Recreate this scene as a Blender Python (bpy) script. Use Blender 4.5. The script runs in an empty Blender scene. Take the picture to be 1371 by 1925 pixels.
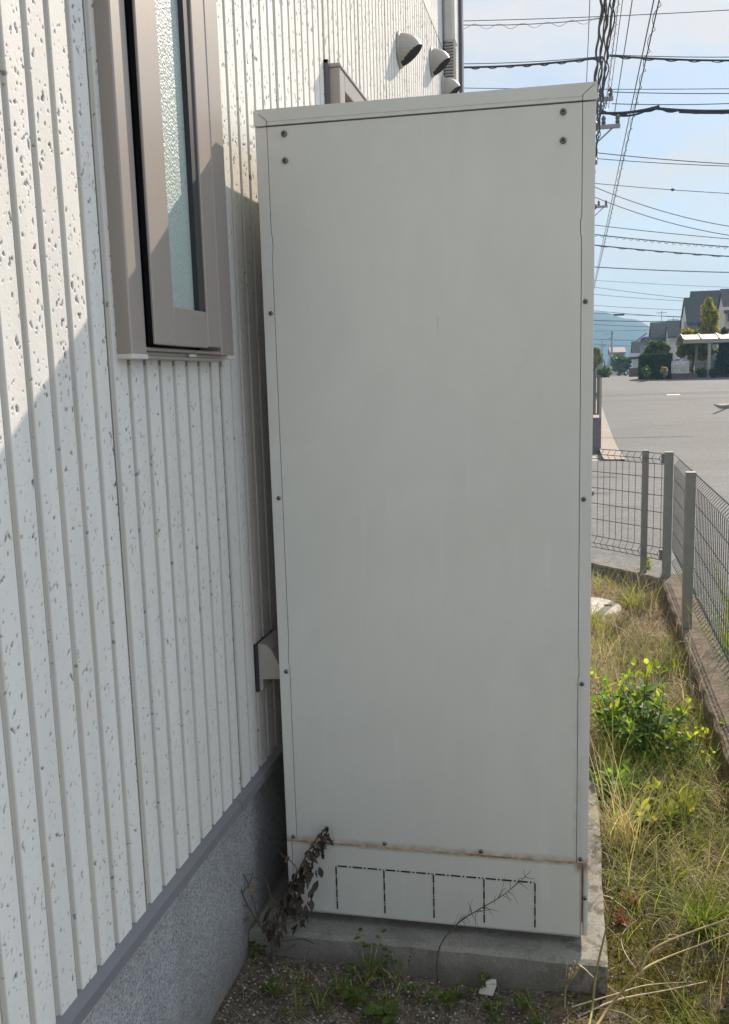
import bpy, math, random
import numpy as np
from mathutils import Vector, Matrix
R = math.radians
rnd = random.Random(7)
rng = np.random.default_rng(11)
scene = bpy.context.scene

# ------------------------------------------------------------------ camera
CAM_C = np.array([0.5967164, -1.7047406, 1.1257898])
CAM_R = np.array([[0.9813894233, -0.1918946489, -0.0071584603],
                  [0.1907119500, 0.9696283698, 0.1531333251],
                  [-0.0224444196, -0.1516486296, 0.9881796098]])   # columns: right, forward, up
F_PX, PPX, PPY, IW, IH = 1684.14376, 749.4152, 970.31497, 1371.0, 1925.0
cam_d = bpy.data.cameras.new("camera")
cam = bpy.data.objects.new("camera", cam_d)
scene.collection.objects.link(cam)
scene.camera = cam
cam_d.sensor_fit = 'VERTICAL'
cam_d.sensor_height = 24.0
cam_d.lens = F_PX / IH * 24.0
cam_d.shift_x = -(PPX - IW / 2) / IH
cam_d.shift_y = (PPY - IH / 2) / IH
cam_d.clip_start = 0.02
cam_d.clip_end = 6000
M = Matrix.Identity(4)
for i in range(3):
    M[i][0] = CAM_R[i][0]; M[i][1] = CAM_R[i][2]; M[i][2] = -CAM_R[i][1]; M[i][3] = CAM_C[i]
cam.matrix_world = M

# ------------------------------------------------------------------ light and exposure
SUN = Vector((1.0, 2.85, 2.17)).normalized()          # towards the sun
sun_d = bpy.data.lights.new("sun", 'SUN')
sun_d.energy = 4.3
sun_d.angle = R(0.53)
sun_d.color = (1.0, 0.83, 0.64)
sun = bpy.data.objects.new("sun", sun_d)
scene.collection.objects.link(sun)
sun.rotation_euler = SUN.to_track_quat('Z', 'Y').to_euler()
SUN_EL = math.asin(SUN.z); SUN_AZ = math.atan2(SUN.x, SUN.y)

world = bpy.data.worlds.new("World")
scene.world = world
world.use_nodes = True
wt = world.node_tree; wt.nodes.clear()
W = lambda t: wt.nodes.new(t)
out = W('ShaderNodeOutputWorld'); bg = W('ShaderNodeBackground')
sky = W('ShaderNodeTexSky'); sky.sky_type = 'NISHITA'; sky.sun_disc = False
sky.sun_elevation = SUN_EL; sky.sun_rotation = SUN_AZ
sky.air_density = 1.0; sky.dust_density = 0.4; sky.ozone_density = 1.5
tc = W('ShaderNodeTexCoord'); sep = W('ShaderNodeSeparateXYZ')
wt.links.new(tc.outputs['Generated'], sep.inputs[0])
zmax = W('ShaderNodeMath'); zmax.operation = 'MAXIMUM'; zmax.inputs[1].default_value = 0.0
wt.links.new(sep.outputs['Z'], zmax.inputs[0])
zadd = W('ShaderNodeMath'); zadd.operation = 'ADD'; zadd.inputs[1].default_value = 0.16
wt.links.new(zmax.outputs[0], zadd.inputs[0])
dvx = W('ShaderNodeMath'); dvx.operation = 'DIVIDE'
dvy = W('ShaderNodeMath'); dvy.operation = 'DIVIDE'
wt.links.new(sep.outputs['X'], dvx.inputs[0]); wt.links.new(zadd.outputs[0], dvx.inputs[1])
wt.links.new(sep.outputs['Y'], dvy.inputs[0]); wt.links.new(zadd.outputs[0], dvy.inputs[1])
cmb = W('ShaderNodeCombineXYZ')
wt.links.new(dvx.outputs[0], cmb.inputs[0]); wt.links.new(dvy.outputs[0], cmb.inputs[1])
cn = W('ShaderNodeTexNoise'); cn.inputs['Scale'].default_value = 1.9
cn.inputs['Detail'].default_value = 7.0; cn.inputs['Roughness'].default_value = 0.55
cn.inputs['Distortion'].default_value = 0.35
cmap = W('ShaderNodeMapping'); cmap.inputs['Location'].default_value = (7.3, 1.1, 0.0)
wt.links.new(cmb.outputs[0], cmap.inputs[0]); wt.links.new(cmap.outputs[0], cn.inputs['Vector'])
cr = W('ShaderNodeValToRGB')
cr.color_ramp.elements[0].position = 0.42; cr.color_ramp.elements[0].color = (0, 0, 0, 1)
cr.color_ramp.elements[1].position = 0.60; cr.color_ramp.elements[1].color = (1, 1, 1, 1)
wt.links.new(cn.outputs['Fac'], cr.inputs[0])
# bright sky patch out of view, added to fill the shaded wall with light
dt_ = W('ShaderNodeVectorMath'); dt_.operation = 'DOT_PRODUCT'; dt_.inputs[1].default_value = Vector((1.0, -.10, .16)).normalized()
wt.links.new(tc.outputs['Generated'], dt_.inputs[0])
sky_fill = W('ShaderNodeMapRange'); sky_fill.clamp = True; sky_fill.interpolation_type = 'SMOOTHSTEP'
sky_fill.inputs['From Min'].default_value = .15; sky_fill.inputs['From Max'].default_value = .85
wt.links.new(dt_.outputs['Value'], sky_fill.inputs['Value'])
def wm(op, a, b, clamp=False):
    m = W('ShaderNodeMath'); m.operation = op; m.use_clamp = clamp
    for i, v in enumerate((a, b)):
        if isinstance(v, (int, float)): m.inputs[i].default_value = v
        else: wt.links.new(v, m.inputs[i])
    return m.outputs[0]
low = W('ShaderNodeMapRange'); low.clamp = True; low.interpolation_type = 'SMOOTHSTEP'
low.inputs['From Min'].default_value = .22; low.inputs['From Max'].default_value = .0
wt.links.new(sep.outputs['Z'], low.inputs['Value'])
fac = wm('ADD', wm('ADD', .46, wm('MULTIPLY', cr.outputs['Color'], .50)), wm('MULTIPLY', sky_fill.outputs[0], .66), True)
lum = wm('ADD', 5.0, wm('MULTIPLY', sky_fill.outputs[0], 4.6))
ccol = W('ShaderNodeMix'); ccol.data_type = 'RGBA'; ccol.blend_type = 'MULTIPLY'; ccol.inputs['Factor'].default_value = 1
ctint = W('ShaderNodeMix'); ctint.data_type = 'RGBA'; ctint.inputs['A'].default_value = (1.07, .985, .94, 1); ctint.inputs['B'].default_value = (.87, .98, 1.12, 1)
wt.links.new(sky_fill.outputs[0], ctint.inputs['Factor']); wt.links.new(ctint.outputs['Result'], ccol.inputs['A']); wt.links.new(lum, ccol.inputs['B'])
dim = W('ShaderNodeMix'); dim.data_type = 'RGBA'; dim.blend_type = 'MULTIPLY'; dim.inputs['Factor'].default_value = 1
dim.inputs['B'].default_value = (.60, .68, .72, 1); wt.links.new(sky.outputs[0], dim.inputs['A'])
mx = W('ShaderNodeMix'); mx.data_type = 'RGBA'
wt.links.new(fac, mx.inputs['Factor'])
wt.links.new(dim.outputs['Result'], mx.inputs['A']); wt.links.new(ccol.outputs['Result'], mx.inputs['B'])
hzn = W('ShaderNodeMix'); hzn.data_type = 'RGBA'; hzn.inputs['B'].default_value = (7.4, 6.9, 6.4, 1)
wt.links.new(wm('MULTIPLY', low.outputs[0], .85), hzn.inputs['Factor']); wt.links.new(mx.outputs['Result'], hzn.inputs['A'])
back = W('ShaderNodeMapRange'); back.clamp = True; back.interpolation_type = 'SMOOTHSTEP'      # sky behind the camera dimmed to keep the cabinet front dark
back.inputs['From Min'].default_value = .35; back.inputs['From Max'].default_value = -.5
back.inputs['To Min'].default_value = 1.0; back.inputs['To Max'].default_value = .60
wt.links.new(sep.outputs['Y'], back.inputs['Value'])
fin = W('ShaderNodeMix'); fin.data_type = 'RGBA'; fin.blend_type = 'MULTIPLY'; fin.inputs['Factor'].default_value = 1
wt.links.new(hzn.outputs['Result'], fin.inputs['A']); wt.links.new(back.outputs[0], fin.inputs['B'])
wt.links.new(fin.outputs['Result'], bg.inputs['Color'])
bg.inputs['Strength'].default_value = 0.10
wt.links.new(bg.outputs[0], out.inputs['Surface'])

scene.view_settings.view_transform = 'Standard'
scene.view_settings.look = 'None'
scene.view_settings.gamma = 1.0
scene.view_settings.use_curve_mapping = False
scene.view_settings.exposure = 0.90
try:
    scene.cycles.max_bounces = 8
    scene.cycles.volume_bounces = 0
    scene.cycles.use_denoising = True
except Exception:
    pass

# ------------------------------------------------------------------ picture <-> place
def ray(u, v):
    return CAM_R @ np.array([(u - PPX) / F_PX, 1.0, -(v - PPY) / F_PX])
def atx(u, v, x): d = ray(u, v); return CAM_C + d * (x - CAM_C[0]) / d[0]
def at(u, v, y): d = ray(u, v); return CAM_C + d * (y - CAM_C[1]) / d[1]
def atz(u, v, z): d = ray(u, v); return CAM_C + d * (z - CAM_C[2]) / d[2]

# ------------------------------------------------------------------ material helpers
class NT:
    """small node-tree builder"""
    def __init__(s, name):
        s.m = bpy.data.materials.new(name); s.m.use_nodes = True
        s.t = s.m.node_tree; s.t.nodes.clear()
        s.out = s.n('ShaderNodeOutputMaterial')
        s.b = s.n('ShaderNodeBsdfPrincipled')
        s.l(s.b.outputs[0], s.out.inputs['Surface'])
        s.tc = s.n('ShaderNodeTexCoord')
    def n(s, t): return s.t.nodes.new(t)
    def l(s, a, b): s.t.links.new(a, b)
    def coord(s, scale=(1, 1, 1), kind='Object'):
        mp = s.n('ShaderNodeMapping'); mp.inputs['Scale'].default_value = scale
        s.l(s.tc.outputs[kind], mp.inputs[0]); return mp.outputs[0]
    def noise(s, scale, detail=4, rough=.55, vec=None, stretch=(1, 1, 1), dist=0.0):
        n = s.n('ShaderNodeTexNoise'); n.inputs['Scale'].default_value = scale
        n.inputs['Detail'].default_value = detail; n.inputs['Roughness'].default_value = rough
        n.inputs['Distortion'].default_value = dist
        s.l(vec if vec is not None else s.coord(stretch), n.inputs['Vector']); return n.outputs['Fac']
    def voro(s, scale, stretch=(1, 1, 1), feature='F1', outp='Distance'):
        n = s.n('ShaderNodeTexVoronoi'); n.inputs['Scale'].default_value = scale; n.feature = feature
        s.l(s.coord(stretch), n.inputs['Vector']); return n.outputs[outp]
    def ramp(s, fac, stops):
        r = s.n('ShaderNodeValToRGB'); e = r.color_ramp.elements
        while len(e) < len(stops): e.new(0.5)
        for i, (p, c) in enumerate(stops):
            e[i].position = p
            e[i].color = (c, c, c, 1) if not hasattr(c, '__len__') else (*c, 1)
        s.l(fac, r.inputs[0]); return r.outputs['Color']
    def math(s, op, a, b=None, c=None, clamp=False):
        m = s.n('ShaderNodeMath'); m.operation = op; m.use_clamp = clamp
        for i, v in enumerate((a, b, c)):
            if v is None: continue
            if isinstance(v, (int, float)): m.inputs[i].default_value = v
            else: s.l(v, m.inputs[i])
        return m.outputs[0]
    def mix(s, fac, a, b, mode='MIX'):
        m = s.n('ShaderNodeMix'); m.data_type = 'RGBA'; m.blend_type = mode
        for sock, v in ((m.inputs['Factor'], fac), (m.inputs['A'], a), (m.inputs['B'], b)):
            if isinstance(v, (int, float)): sock.default_value = v
            elif isinstance(v, tuple): sock.default_value = (*v, 1)
            else: s.l(v, sock)
        return m.outputs['Result']
    def xyz(s, kind='Object'):
        x = s.n('ShaderNodeSeparateXYZ'); s.l(s.tc.outputs[kind], x.inputs[0]); return x.outputs
    def band(s, v, centre, half, soft):
        """1 within half of centre, falling to 0 over soft"""
        d = s.math('ABSOLUTE', s.math('SUBTRACT', v, centre))
        m = s.n('ShaderNodeMapRange'); m.clamp = True
        m.inputs['From Min'].default_value = half; m.inputs['From Max'].default_value = half + soft
        m.inputs['To Min'].default_value = 1; m.inputs['To Max'].default_value = 0
        s.l(d, m.inputs['Value']); return m.outputs[0]
    def attr(s, name):
        a = s.n('ShaderNodeAttribute'); a.attribute_name = name; return a
    def bump(s, h, strength=.3, dist=.01):
        b = s.n('ShaderNodeBump'); b.inputs['Strength'].default_value = strength
        b.inputs['Distance'].default_value = dist
        s.l(h, b.inputs['Height']); s.l(b.outputs[0], s.b.inputs['Normal'])
    def col(s, v):
        if isinstance(v, tuple): s.b.inputs['Base Color'].default_value = (*v, 1)
        else: s.l(v, s.b.inputs['Base Color'])
    def set(s, rough=None, metal=None, spec=None):
        if rough is not None:
            if isinstance(rough, (int, float)): s.b.inputs['Roughness'].default_value = rough
            else: s.l(rough, s.b.inputs['Roughness'])
        if metal is not None: s.b.inputs['Metallic'].default_value = metal
        if spec is not None: s.b.inputs['Specular IOR Level'].default_value = spec

def simple(name, c, rough=.6, var=.12, scale=20, metal=0, spec=.4, bump=0, stretch=(1, 1, 1)):
    t = NT(name)
    f = t.noise(scale, 5, .6, stretch=stretch)
    lo = tuple(max(0, x * (1 - var)) for x in c); hi = tuple(min(1, x * (1 + var)) for x in c)
    t.col(t.ramp(f, [(.3, lo), (.7, hi)]))
    t.set(rough, metal, spec)
    if bump: t.bump(f, bump, .004)
    return t.m

def leafy(name, stops, transl=.45, rough=.5, spec=.25, attr='tone', scale=None):
    """leaf or blade: the tone of each comes from its own attribute, light passes through"""
    t = NT(name)
    fac = t.attr(attr).outputs['Fac']
    c = t.ramp(fac, stops)
    t.col(c); t.set(rough, 0, spec)
    tr = t.n('ShaderNodeBsdfTranslucent'); t.l(c, tr.inputs['Color'])
    bright = t.mix(1.0, c, (1.25, 1.25, .7), 'MULTIPLY'); t.l(bright, tr.inputs['Color'])
    ms = t.n('ShaderNodeMixShader'); ms.inputs[0].default_value = transl
    t.l(t.b.outputs[0], ms.inputs[1]); t.l(tr.outputs[0], ms.inputs[2])
    t.l(ms.outputs[0], t.out.inputs['Surface'])
    return t.m

MAT = {}
# --- siding: off-white cast boards, dirt in grooves and pits
t = NT('siding_paint')
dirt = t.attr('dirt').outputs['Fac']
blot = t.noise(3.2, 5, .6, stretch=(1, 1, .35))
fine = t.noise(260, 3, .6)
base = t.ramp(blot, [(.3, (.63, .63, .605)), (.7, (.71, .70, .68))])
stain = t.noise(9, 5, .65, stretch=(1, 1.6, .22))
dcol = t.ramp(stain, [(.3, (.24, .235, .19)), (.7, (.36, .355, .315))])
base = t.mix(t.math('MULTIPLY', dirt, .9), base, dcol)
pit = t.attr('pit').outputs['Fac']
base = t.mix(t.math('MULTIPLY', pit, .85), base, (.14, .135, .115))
streak = t.ramp(t.noise(14, 4, .6, stretch=(1, 1, .06)), [(.42, 1), (.62, .93)])
base = t.mix(1.0, base, streak, 'MULTIPLY')
t.col(base); t.set(.72, 0, .3)
t.bump(fine, .35, .0012)
MAT['siding'] = t.m
MAT['upper_siding'] = simple('upper_siding_paint', (.60, .60, .60), .7, .08, 30, bump=.2)
# --- foundation: grey sprayed stone coat
t = NT('foundation_coat')
a = t.noise(250, 3, .75); b = t.voro(240)
c = t.ramp(a, [(.30, (.12, .125, .14)), (.46, (.35, .36, .38)), (.62, (.52, .525, .54)), (.8, (.66, .66, .66))])
big = t.ramp(t.noise(5, 4, .5), [(.3, .80), (.7, 1.05)])
sp = t.ramp(t.noise(420, 2, .5), [(.62, 1.0), (.68, .35)])
c = t.mix(1.0, c, big, 'MULTIPLY'); c = t.mix(1.0, c, sp, 'MULTIPLY')
o = t.xyz()
spl = t.n('ShaderNodeMapRange'); t.l(t.math('ADD', o['Z'], t.math('MULTIPLY', t.noise(7, 6, .75), -.16)), spl.inputs['Value'])
spl.inputs['From Min'].default_value = -.20; spl.inputs['From Max'].default_value = -.02
spl.inputs['To Min'].default_value = .75; spl.inputs['To Max'].default_value = 0
c = t.mix(spl.outputs[0], c, (.17, .145, .115))
c = t.mix(1.0, c, t.ramp(t.noise(11, 4, .6, stretch=(1, 1, .12)), [(.45, 1), (.65, .86)]), 'MULTIPLY')
t.col(c); t.set(.85, 0, .25); t.bump(a, .8, .003)
MAT['foundation'] = t.m
MAT['flashing'] = simple('flashing_grey', (.17, .175, .19), .45, .06, 8, spec=.5)
MAT['bronze'] = simple('bronze_aluminium', (.31, .28, .255), .42, .05, 6, metal=.25, spec=.5, stretch=(1, 1, .05))
MAT['bronze_dark'] = simple('dark_reveal', (.035, .037, .045), .5, .1, 10)
MAT['cap_plastic'] = simple('pale_end_cap', (.55, .53, .49), .5, .08, 40)
MAT['sealant'] = simple('dark_sealant', (.20, .19, .18), .7, .25, 60)
MAT['vent'] = simple('vent_hood_paint', (.36, .345, .32), .45, .07, 12, spec=.5)
MAT['dark'] = simple('dark_hollow', (.015, .016, .018), .8, .1, 10)  # near-black colour stands in for the shade inside slots, recesses and hoods
MAT['duct'] = simple('duct_plastic', (.55, .54, .51), .5, .07, 15)
MAT['duct_rib'] = simple('ribbed_plastic', (.36, .35, .33), .55, .07, 15)
MAT['trim_dark'] = simple('corner_trim_dark', (.10, .105, .12), .5, .08, 8)
# --- pebbled glass
t = NT('pebbled_glass')
p = t.voro(260, feature='SMOOTH_F1'); q = t.noise(160, 3, .55)
h = t.math('ADD', t.math('MULTIPLY', p, 1.0), q)
t.col(t.ramp(t.noise(4, 2, .5), [(.3, (.33, .41, .39)), (.7, (.40, .48, .46))]))
t.set(.42, 0, .55); t.bump(h, .45, .004)
MAT['glass'] = t.m

# --- cabinet paint
def cabinet_paint(name, rusty=None):
    t = NT(name)
    o = t.xyz()
    blot = t.noise(2.6, 5, .6, stretch=(1, 1, .7))
    c = t.ramp(blot, [(.28, (.545, .57, .545)), (.72, (.60, .62, .59))])
    grain = t.ramp(t.noise(70, 4, .75, stretch=(1, 1, .25)), [(.3, .985), (.7, 1.01)])
    c = t.mix(1.0, c, grain, 'MULTIPLY')
    # dried drip marks and a dusty haze half-way down
    dr = t.math('MULTIPLY', t.ramp(t.noise(34, 3, .6, stretch=(1, 1, .035)), [(.56, 0), (.70, 1)]),
                t.ramp(t.noise(3.3, 4, .6), [(.45, 0), (.7, 1)]))
    c = t.mix(t.math('MULTIPLY', dr, .30), c, (.74, .76, .74))
    # faint scuffs and specks
    sp = t.ramp(t.noise(95, 2, .5), [(.74, 0), (.79, 1)])
    c = t.mix(t.math('MULTIPLY', sp, .22), c, (.30, .27, .23))
    if rusty == 'panel':
        n = t.noise(30, 5, .7)
        edge = t.band(o['Z'], .158, .002, .012)
        side = t.math('MULTIPLY', t.band(o['X'], .609, .003, .009), t.band(o['Z'], .15, .10, .45))
        k = t.math('MULTIPLY', t.math('MAXIMUM', edge, t.math('MULTIPLY', side, .35)), t.ramp(n, [(.36, .1), (.62, 1)]))
        c = t.mix(t.math('MULTIPLY', k, .8), c, (.24, .13, .055))
    if rusty == 'plinth':
        n = t.noise(26, 5, .7)
        top = t.math('MULTIPLY', t.band(o['Z'], .157, .001, .008), t.ramp(o['X'], [(.0, .55), (.5, .8), (.63, 1)]))
        bolt = t.math('MULTIPLY', t.band(o['X'], .617, .006, .012), t.band(o['Z'], .153, .006, .016))
        seam = t.math('MULTIPLY', t.band(o['X'], .6187, .002, .004), 1.0)
        k = t.math('MAXIMUM', t.math('MULTIPLY', top, t.ramp(n, [(.35, .15), (.6, 1)])),
                   t.math('MAXIMUM', t.math('MULTIPLY', bolt, .95), t.math('MULTIPLY', seam, t.ramp(n, [(.3, .45), (.6, 1)]))))
        c = t.mix(t.math('MULTIPLY', k, .88), c, (.20, .10, .045))
    t.col(c); t.set(.42, 0, .45)
    scr = t.math('MULTIPLY', t.ramp(t.noise(150, 2, .4, stretch=(1, 1, .045)), [(.735, 0), (.76, 1)]), t.ramp(t.noise(4.3, 3, .5), [(.52, 0), (.60, 1)]))
    c = t.mix(t.math('MULTIPLY', scr, .45), c, (.27, .27, .25))
    dirt = t.ramp(t.noise(5.5, 6, .72, stretch=(1, 1, .6)), [(.44, 0), (.74, 1)])
    c = t.mix(t.math('MULTIPLY', dirt, .16), c, (.40, .40, .36))
    wipe = t.ramp(t.noise(2.1, 3, .5, stretch=(1.6, 1, 1), dist=1.5), [(.50, 0), (.60, 1)])
    c = t.mix(t.math('MULTIPLY', wipe, .07), c, (.78, .79, .76))
    t.col(c)
    t.set(t.ramp(t.noise(4, 5, .65), [(.3, .36), (.7, .52)]))
    hh = t.math('ADD', t.math('MULTIPLY', t.noise(2.2, 2, .4), 1.0), t.math('MULTIPLY', t.noise(420, 2, .5), .010))
    t.bump(hh, .35, .012)
    return t.m
MAT['cab'] = cabinet_paint('cabinet_paint')
MAT['cab_panel'] = cabinet_paint('cabinet_panel_paint', 'panel')
MAT['cab_plinth'] = cabinet_paint('cabinet_plinth_paint', 'plinth')
MAT['screw'] = simple('screw_steel', (.20, .19, .175), .45, .3, 300, metal=.6)
t = NT('rusty_bead')
n = t.noise(22, 7, .8, stretch=(1, 1, 1)); o = t.xyz()
c = t.ramp(n, [(.32, (.15, .065, .03)), (.46, (.36, .22, .10)), (.56, (.50, .40, .27)), (.72, (.55, .53, .47))])
t.col(c); t.set(.85, 0, .2); t.bump(n, .5, .002)
MAT['rust'] = t.m
# --- concrete slab
t = NT('slab_concrete')
a = t.noise(9, 6, .65); b = t.noise(120, 4, .7); d = t.noise(3, 4, .6)
c = t.ramp(a, [(.3, (.19, .187, .168)), (.5, (.24, .236, .215)), (.7, (.30, .295, .27))])
c = t.mix(1.0, c, t.ramp(t.noise(260, 4, .8), [(.3, .62), (.7, 1.28)]), 'MULTIPLY')
moss = t.ramp(t.noise(24, 6, .72), [(.50, 0), (.60, 1)])
o = t.xyz(); edge = t.n('ShaderNodeMapRange'); t.l(o['X'], edge.inputs['Value'])
edge.inputs['From Min'].default_value = .52; edge.inputs['From Max'].default_value = .64; edge.inputs['To Min'].default_value = .18; edge.inputs['To Max'].default_value = .75
c = t.mix(t.math('MULTIPLY', moss, edge.outputs[0]), c, (.085, .08, .055))
o = t.xyz()
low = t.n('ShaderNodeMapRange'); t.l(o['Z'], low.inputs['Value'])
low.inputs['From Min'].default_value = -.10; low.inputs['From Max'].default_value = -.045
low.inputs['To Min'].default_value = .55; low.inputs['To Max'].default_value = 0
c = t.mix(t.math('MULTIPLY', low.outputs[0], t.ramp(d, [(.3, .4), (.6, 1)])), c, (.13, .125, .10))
t.col(c); t.set(.9, 0, .2); t.bump(t.math('ADD', a, t.math('MULTIPLY', b, .6)), .5, .006)
MAT['slab'] = t.m
# --- soil
t = NT('yard_soil')
a = t.noise(60, 6, .75); b = t.voro(150, outp='Color'); d = t.noise(2.6, 5, .6)
c = t.ramp(a, [(.3, (.055, .044, .034)), (.5, (.155, .128, .10)), (.72, (.31, .265, .21))])
g = t.ramp(t.noise(170, 3, .6), [(.60, 0), (.68, 1)])
c = t.mix(t.math('MULTIPLY', g, .6), c, (.42, .39, .35))
ms = t.math('MULTIPLY', t.attr('moss').outputs['Fac'], t.ramp(t.noise(8, 6, .7), [(.38, 0), (.56, 1)]))
mc = t.ramp(t.noise(130, 4, .7), [(.3, (.035, .035, .012)), (.7, (.17, .15, .035))])
c = t.mix(ms, c, mc)
t.col(c); t.set(.95, 0, .1); t.bump(a, .9, .012)
MAT['soil'] = t.m
# --- asphalt
t = NT('asphalt')
a = t.noise(55, 4, .8); b = t.noise(.35, 5, .6); d = t.noise(180, 2, .6)
c = t.ramp(a, [(.30, (.052, .058, .064)), (.5, (.112, .122, .133)), (.7, (.225, .24, .255))])
c = t.mix(1.0, c, t.ramp(b, [(.3, .90), (.7, 1.10)]), 'MULTIPLY')
c = t.mix(1.0, c, t.ramp(t.noise(14, 6, .8), [(.32, .80), (.68, 1.28)]), 'MULTIPLY')
c = t.mix(1.0, c, t.ramp(t.noise(3.2, 6, .7, stretch=(.35, 1.5, 1)), [(.3, .90), (.7, 1.08)]), 'MULTIPLY')
o = t.xyz('Object')
seam = t.math('MAXIMUM', t.band(o['Y'], 12.1, .015, .03), t.math('MULTIPLY', t.ramp(t.voro(.16, feature='DISTANCE_TO_EDGE'), [(.0, 1), (.010, 0)]), .55))
c = t.mix(t.math('MULTIPLY', seam, .45), c, (.05, .05, .05))
near = t.n('ShaderNodeMapRange'); t.l(o['Y'], near.inputs['Value'])
near.inputs['From Min'].default_value = 12.10; near.inputs['From Max'].default_value = 12.13
near.inputs['To Min'].default_value = 1.12; near.inputs['To Max'].default_value = 1.0
c = t.mix(1.0, c, near.outputs[0], 'MULTIPLY')
t.col(c); t.set(.85, 0, .25); t.bump(a, .6, .012)
MAT['asphalt'] = t.m
MAT['ground'] = simple('ground_earth', (.40, .39, .36), .95, .2, .8)
MAT['paint_white'] = simple('road_paint', (.72, .71, .68), .8, .12, 6)
MAT['curb'] = simple('curb_concrete', (.30, .27, .24), .9, .3, 14, bump=.4)
MAT['curb_shaded'] = simple('shaded_kerb', (.15, .145, .135), .9, .35, 14, bump=.4)  # darker copy of the kerb: shade of its inner face put into the colour
t = NT('curb_brown_aggregate')
a = t.noise(90, 5, .75)
c = t.ramp(a, [(.3, (.07, .055, .045)), (.5, (.155, .125, .105)), (.7, (.25, .215, .19))])
c = t.mix(t.ramp(t.noise(10, 5, .7), [(.46, 0), (.6, .75)]), c, (.07, .065, .045))
t.col(c); t.set(.9, 0, .2); t.bump(a, .7, .006)
MAT['curb_brown'] = t.m
MAT['fence'] = simple('fence_grey_coat', (.21, .22, .215), .45, .08, 30, spec=.5)
MAT['wire'] = simple('fence_wire', (.105, .112, .11), .28, .08, 30, metal=.25, spec=.8)
MAT['cable'] = simple('cable_black', (.035, .038, .042), .6, .2, 5)
MAT['cable_grey'] = simple('wire_grey', (.07, .075, .08), .5, .15, 5)
MAT['pole'] = simple('pole_concrete', (.32, .31, .29), .8, .1, 8)
MAT['steel'] = simple('galvanised_steel', (.30, .31, .32), .5, .1, 10, metal=.4)
MAT['stone_white'] = simple('weathered_stone', (.56, .53, .49), .85, .18, 30, bump=.5)
MAT['litter'] = simple('pale_plastic', (.48, .46, .42), .5, .1, 60)
# --- vegetation
MAT['grass'] = leafy('grass_green', [(0, (.085, .15, .03)), (.5, (.22, .30, .055)), (.8, (.39, .42, .10)), (1, (.55, .52, .18))], .45)
MAT['straw'] = leafy('grass_dry', [(0, (.10, .07, .04)), (.5, (.40, .31, .19)), (1, (.80, .71, .52))], .35)
MAT['moss'] = leafy('moss', [(0, (.022, .026, .007)), (.5, (.085, .085, .018)), (1, (.24, .22, .055))], .3, .9, .05)
MAT['bush_leaf'] = leafy('bush_leaf', [(0, (.05, .11, .026)), (.45, (.12, .25, .045)), (.8, (.27, .43, .06)), (1, (.50, .60, .07))], .48, .5, .14)
MAT['bush2_leaf'] = leafy('yellow_green_leaf', [(0, (.09, .15, .025)), (.6, (.24, .32, .05)), (1, (.46, .48, .08))], .52, .5, .15)
MAT['weed_leaf'] = leafy('weed_leaf', [(0, (.05, .09, .02)), (1, (.12, .16, .04))], .35, .6, .12)
MAT['red_leaf'] = leafy('red_leaf', [(0, (.17, .05, .04)), (.6, (.34, .13, .09)), (1, (.40, .26, .14))], .35, .5, .25)
MAT['dead_leaf'] = leafy('dead_leaf', [(0, (.040, .035, .030)), (.7, (.105, .085, .067)), (1, (.24, .17, .11))], .15, .8, .1)
MAT['dead_stem'] = simple('dead_stem', (.11, .08, .055), .8, .35, 60)
MAT['stalk'] = simple('dry_stalk', (.36, .29, .15), .7, .3, 40)
MAT['green_stalk'] = simple('olive_stalk', (.25, .23, .075), .6, .3, 40)
MAT['pale_stalk'] = simple('bleached_stalk', (.58, .50, .38), .7, .2, 40)
MAT['twig'] = simple('leafy_twig', (.12, .09, .045), .7, .3, 60)
MAT['tree_leaf'] = leafy('tree_leaf', [(0, (.03, .06, .018)), (.6, (.10, .165, .04)), (1, (.22, .28, .07))], .35)
MAT['tree_yellow'] = leafy('tree_yellow_leaf', [(0, (.09, .11, .018)), (.5, (.30, .29, .04)), (1, (.56, .48, .07))], .45)
MAT['conifer'] = leafy('conifer_leaf', [(0, (.010, .022, .014)), (1, (.035, .065, .035))], .15)
MAT['hedge_leaf'] = leafy('hedge_leaf', [(0, (.012, .03, .010)), (1, (.055, .10, .03))], .25)
MAT['bark'] = simple('bark', (.085, .06, .045), .9, .3, 10)
t = NT('hill_forest')
c = t.ramp(t.noise(.05, 6, .7), [(.3, (.02, .035, .018)), (.7, (.055, .08, .035))])
t.col(c); t.set(.95, 0, .1)
MAT['hill'] = t.m
# --- far houses
MAT['slate'] = simple('roof_slate', (.040, .042, .048), .6, .2, 4, bump=.2)
MAT['roof_grey'] = simple('roof_grey_tile', (.085, .082, .08), .7, .2, 3)
MAT['roof_tan'] = simple('roof_tan_tile', (.28, .21, .16), .8, .2, 3)
MAT['render_white'] = simple('white_render', (.62, .61, .60), .8, .06, 2)
MAT['render_grey'] = simple('grey_render', (.26, .26, .28), .8, .08, 2)
MAT['render_brown'] = simple('brown_render', (.20, .155, .125), .8, .1, 2)
MAT['render_cream'] = simple('cream_render', (.55, .52, .44), .8, .06, 2)
MAT['win'] = simple('window_glass_dark', (.04, .05, .06), .1, .1, 2, spec=.8)
MAT['alu'] = simple('aluminium_grey', (.34, .33, .31), .45, .06, 5, metal=.3)
MAT['poly'] = simple('carport_sheet', (.36, .32, .28), .35, .08, 2, spec=.5)
MAT['brick'] = simple('brown_block', (.13, .085, .065), .85, .2, 6)
MAT['block'] = simple('grey_block', (.16, .165, .17), .9, .2, 18, bump=.4)
MAT['car_white'] = simple('car_paint_white', (.68, .68, .69), .25, .02, 2, spec=.6)
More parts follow.
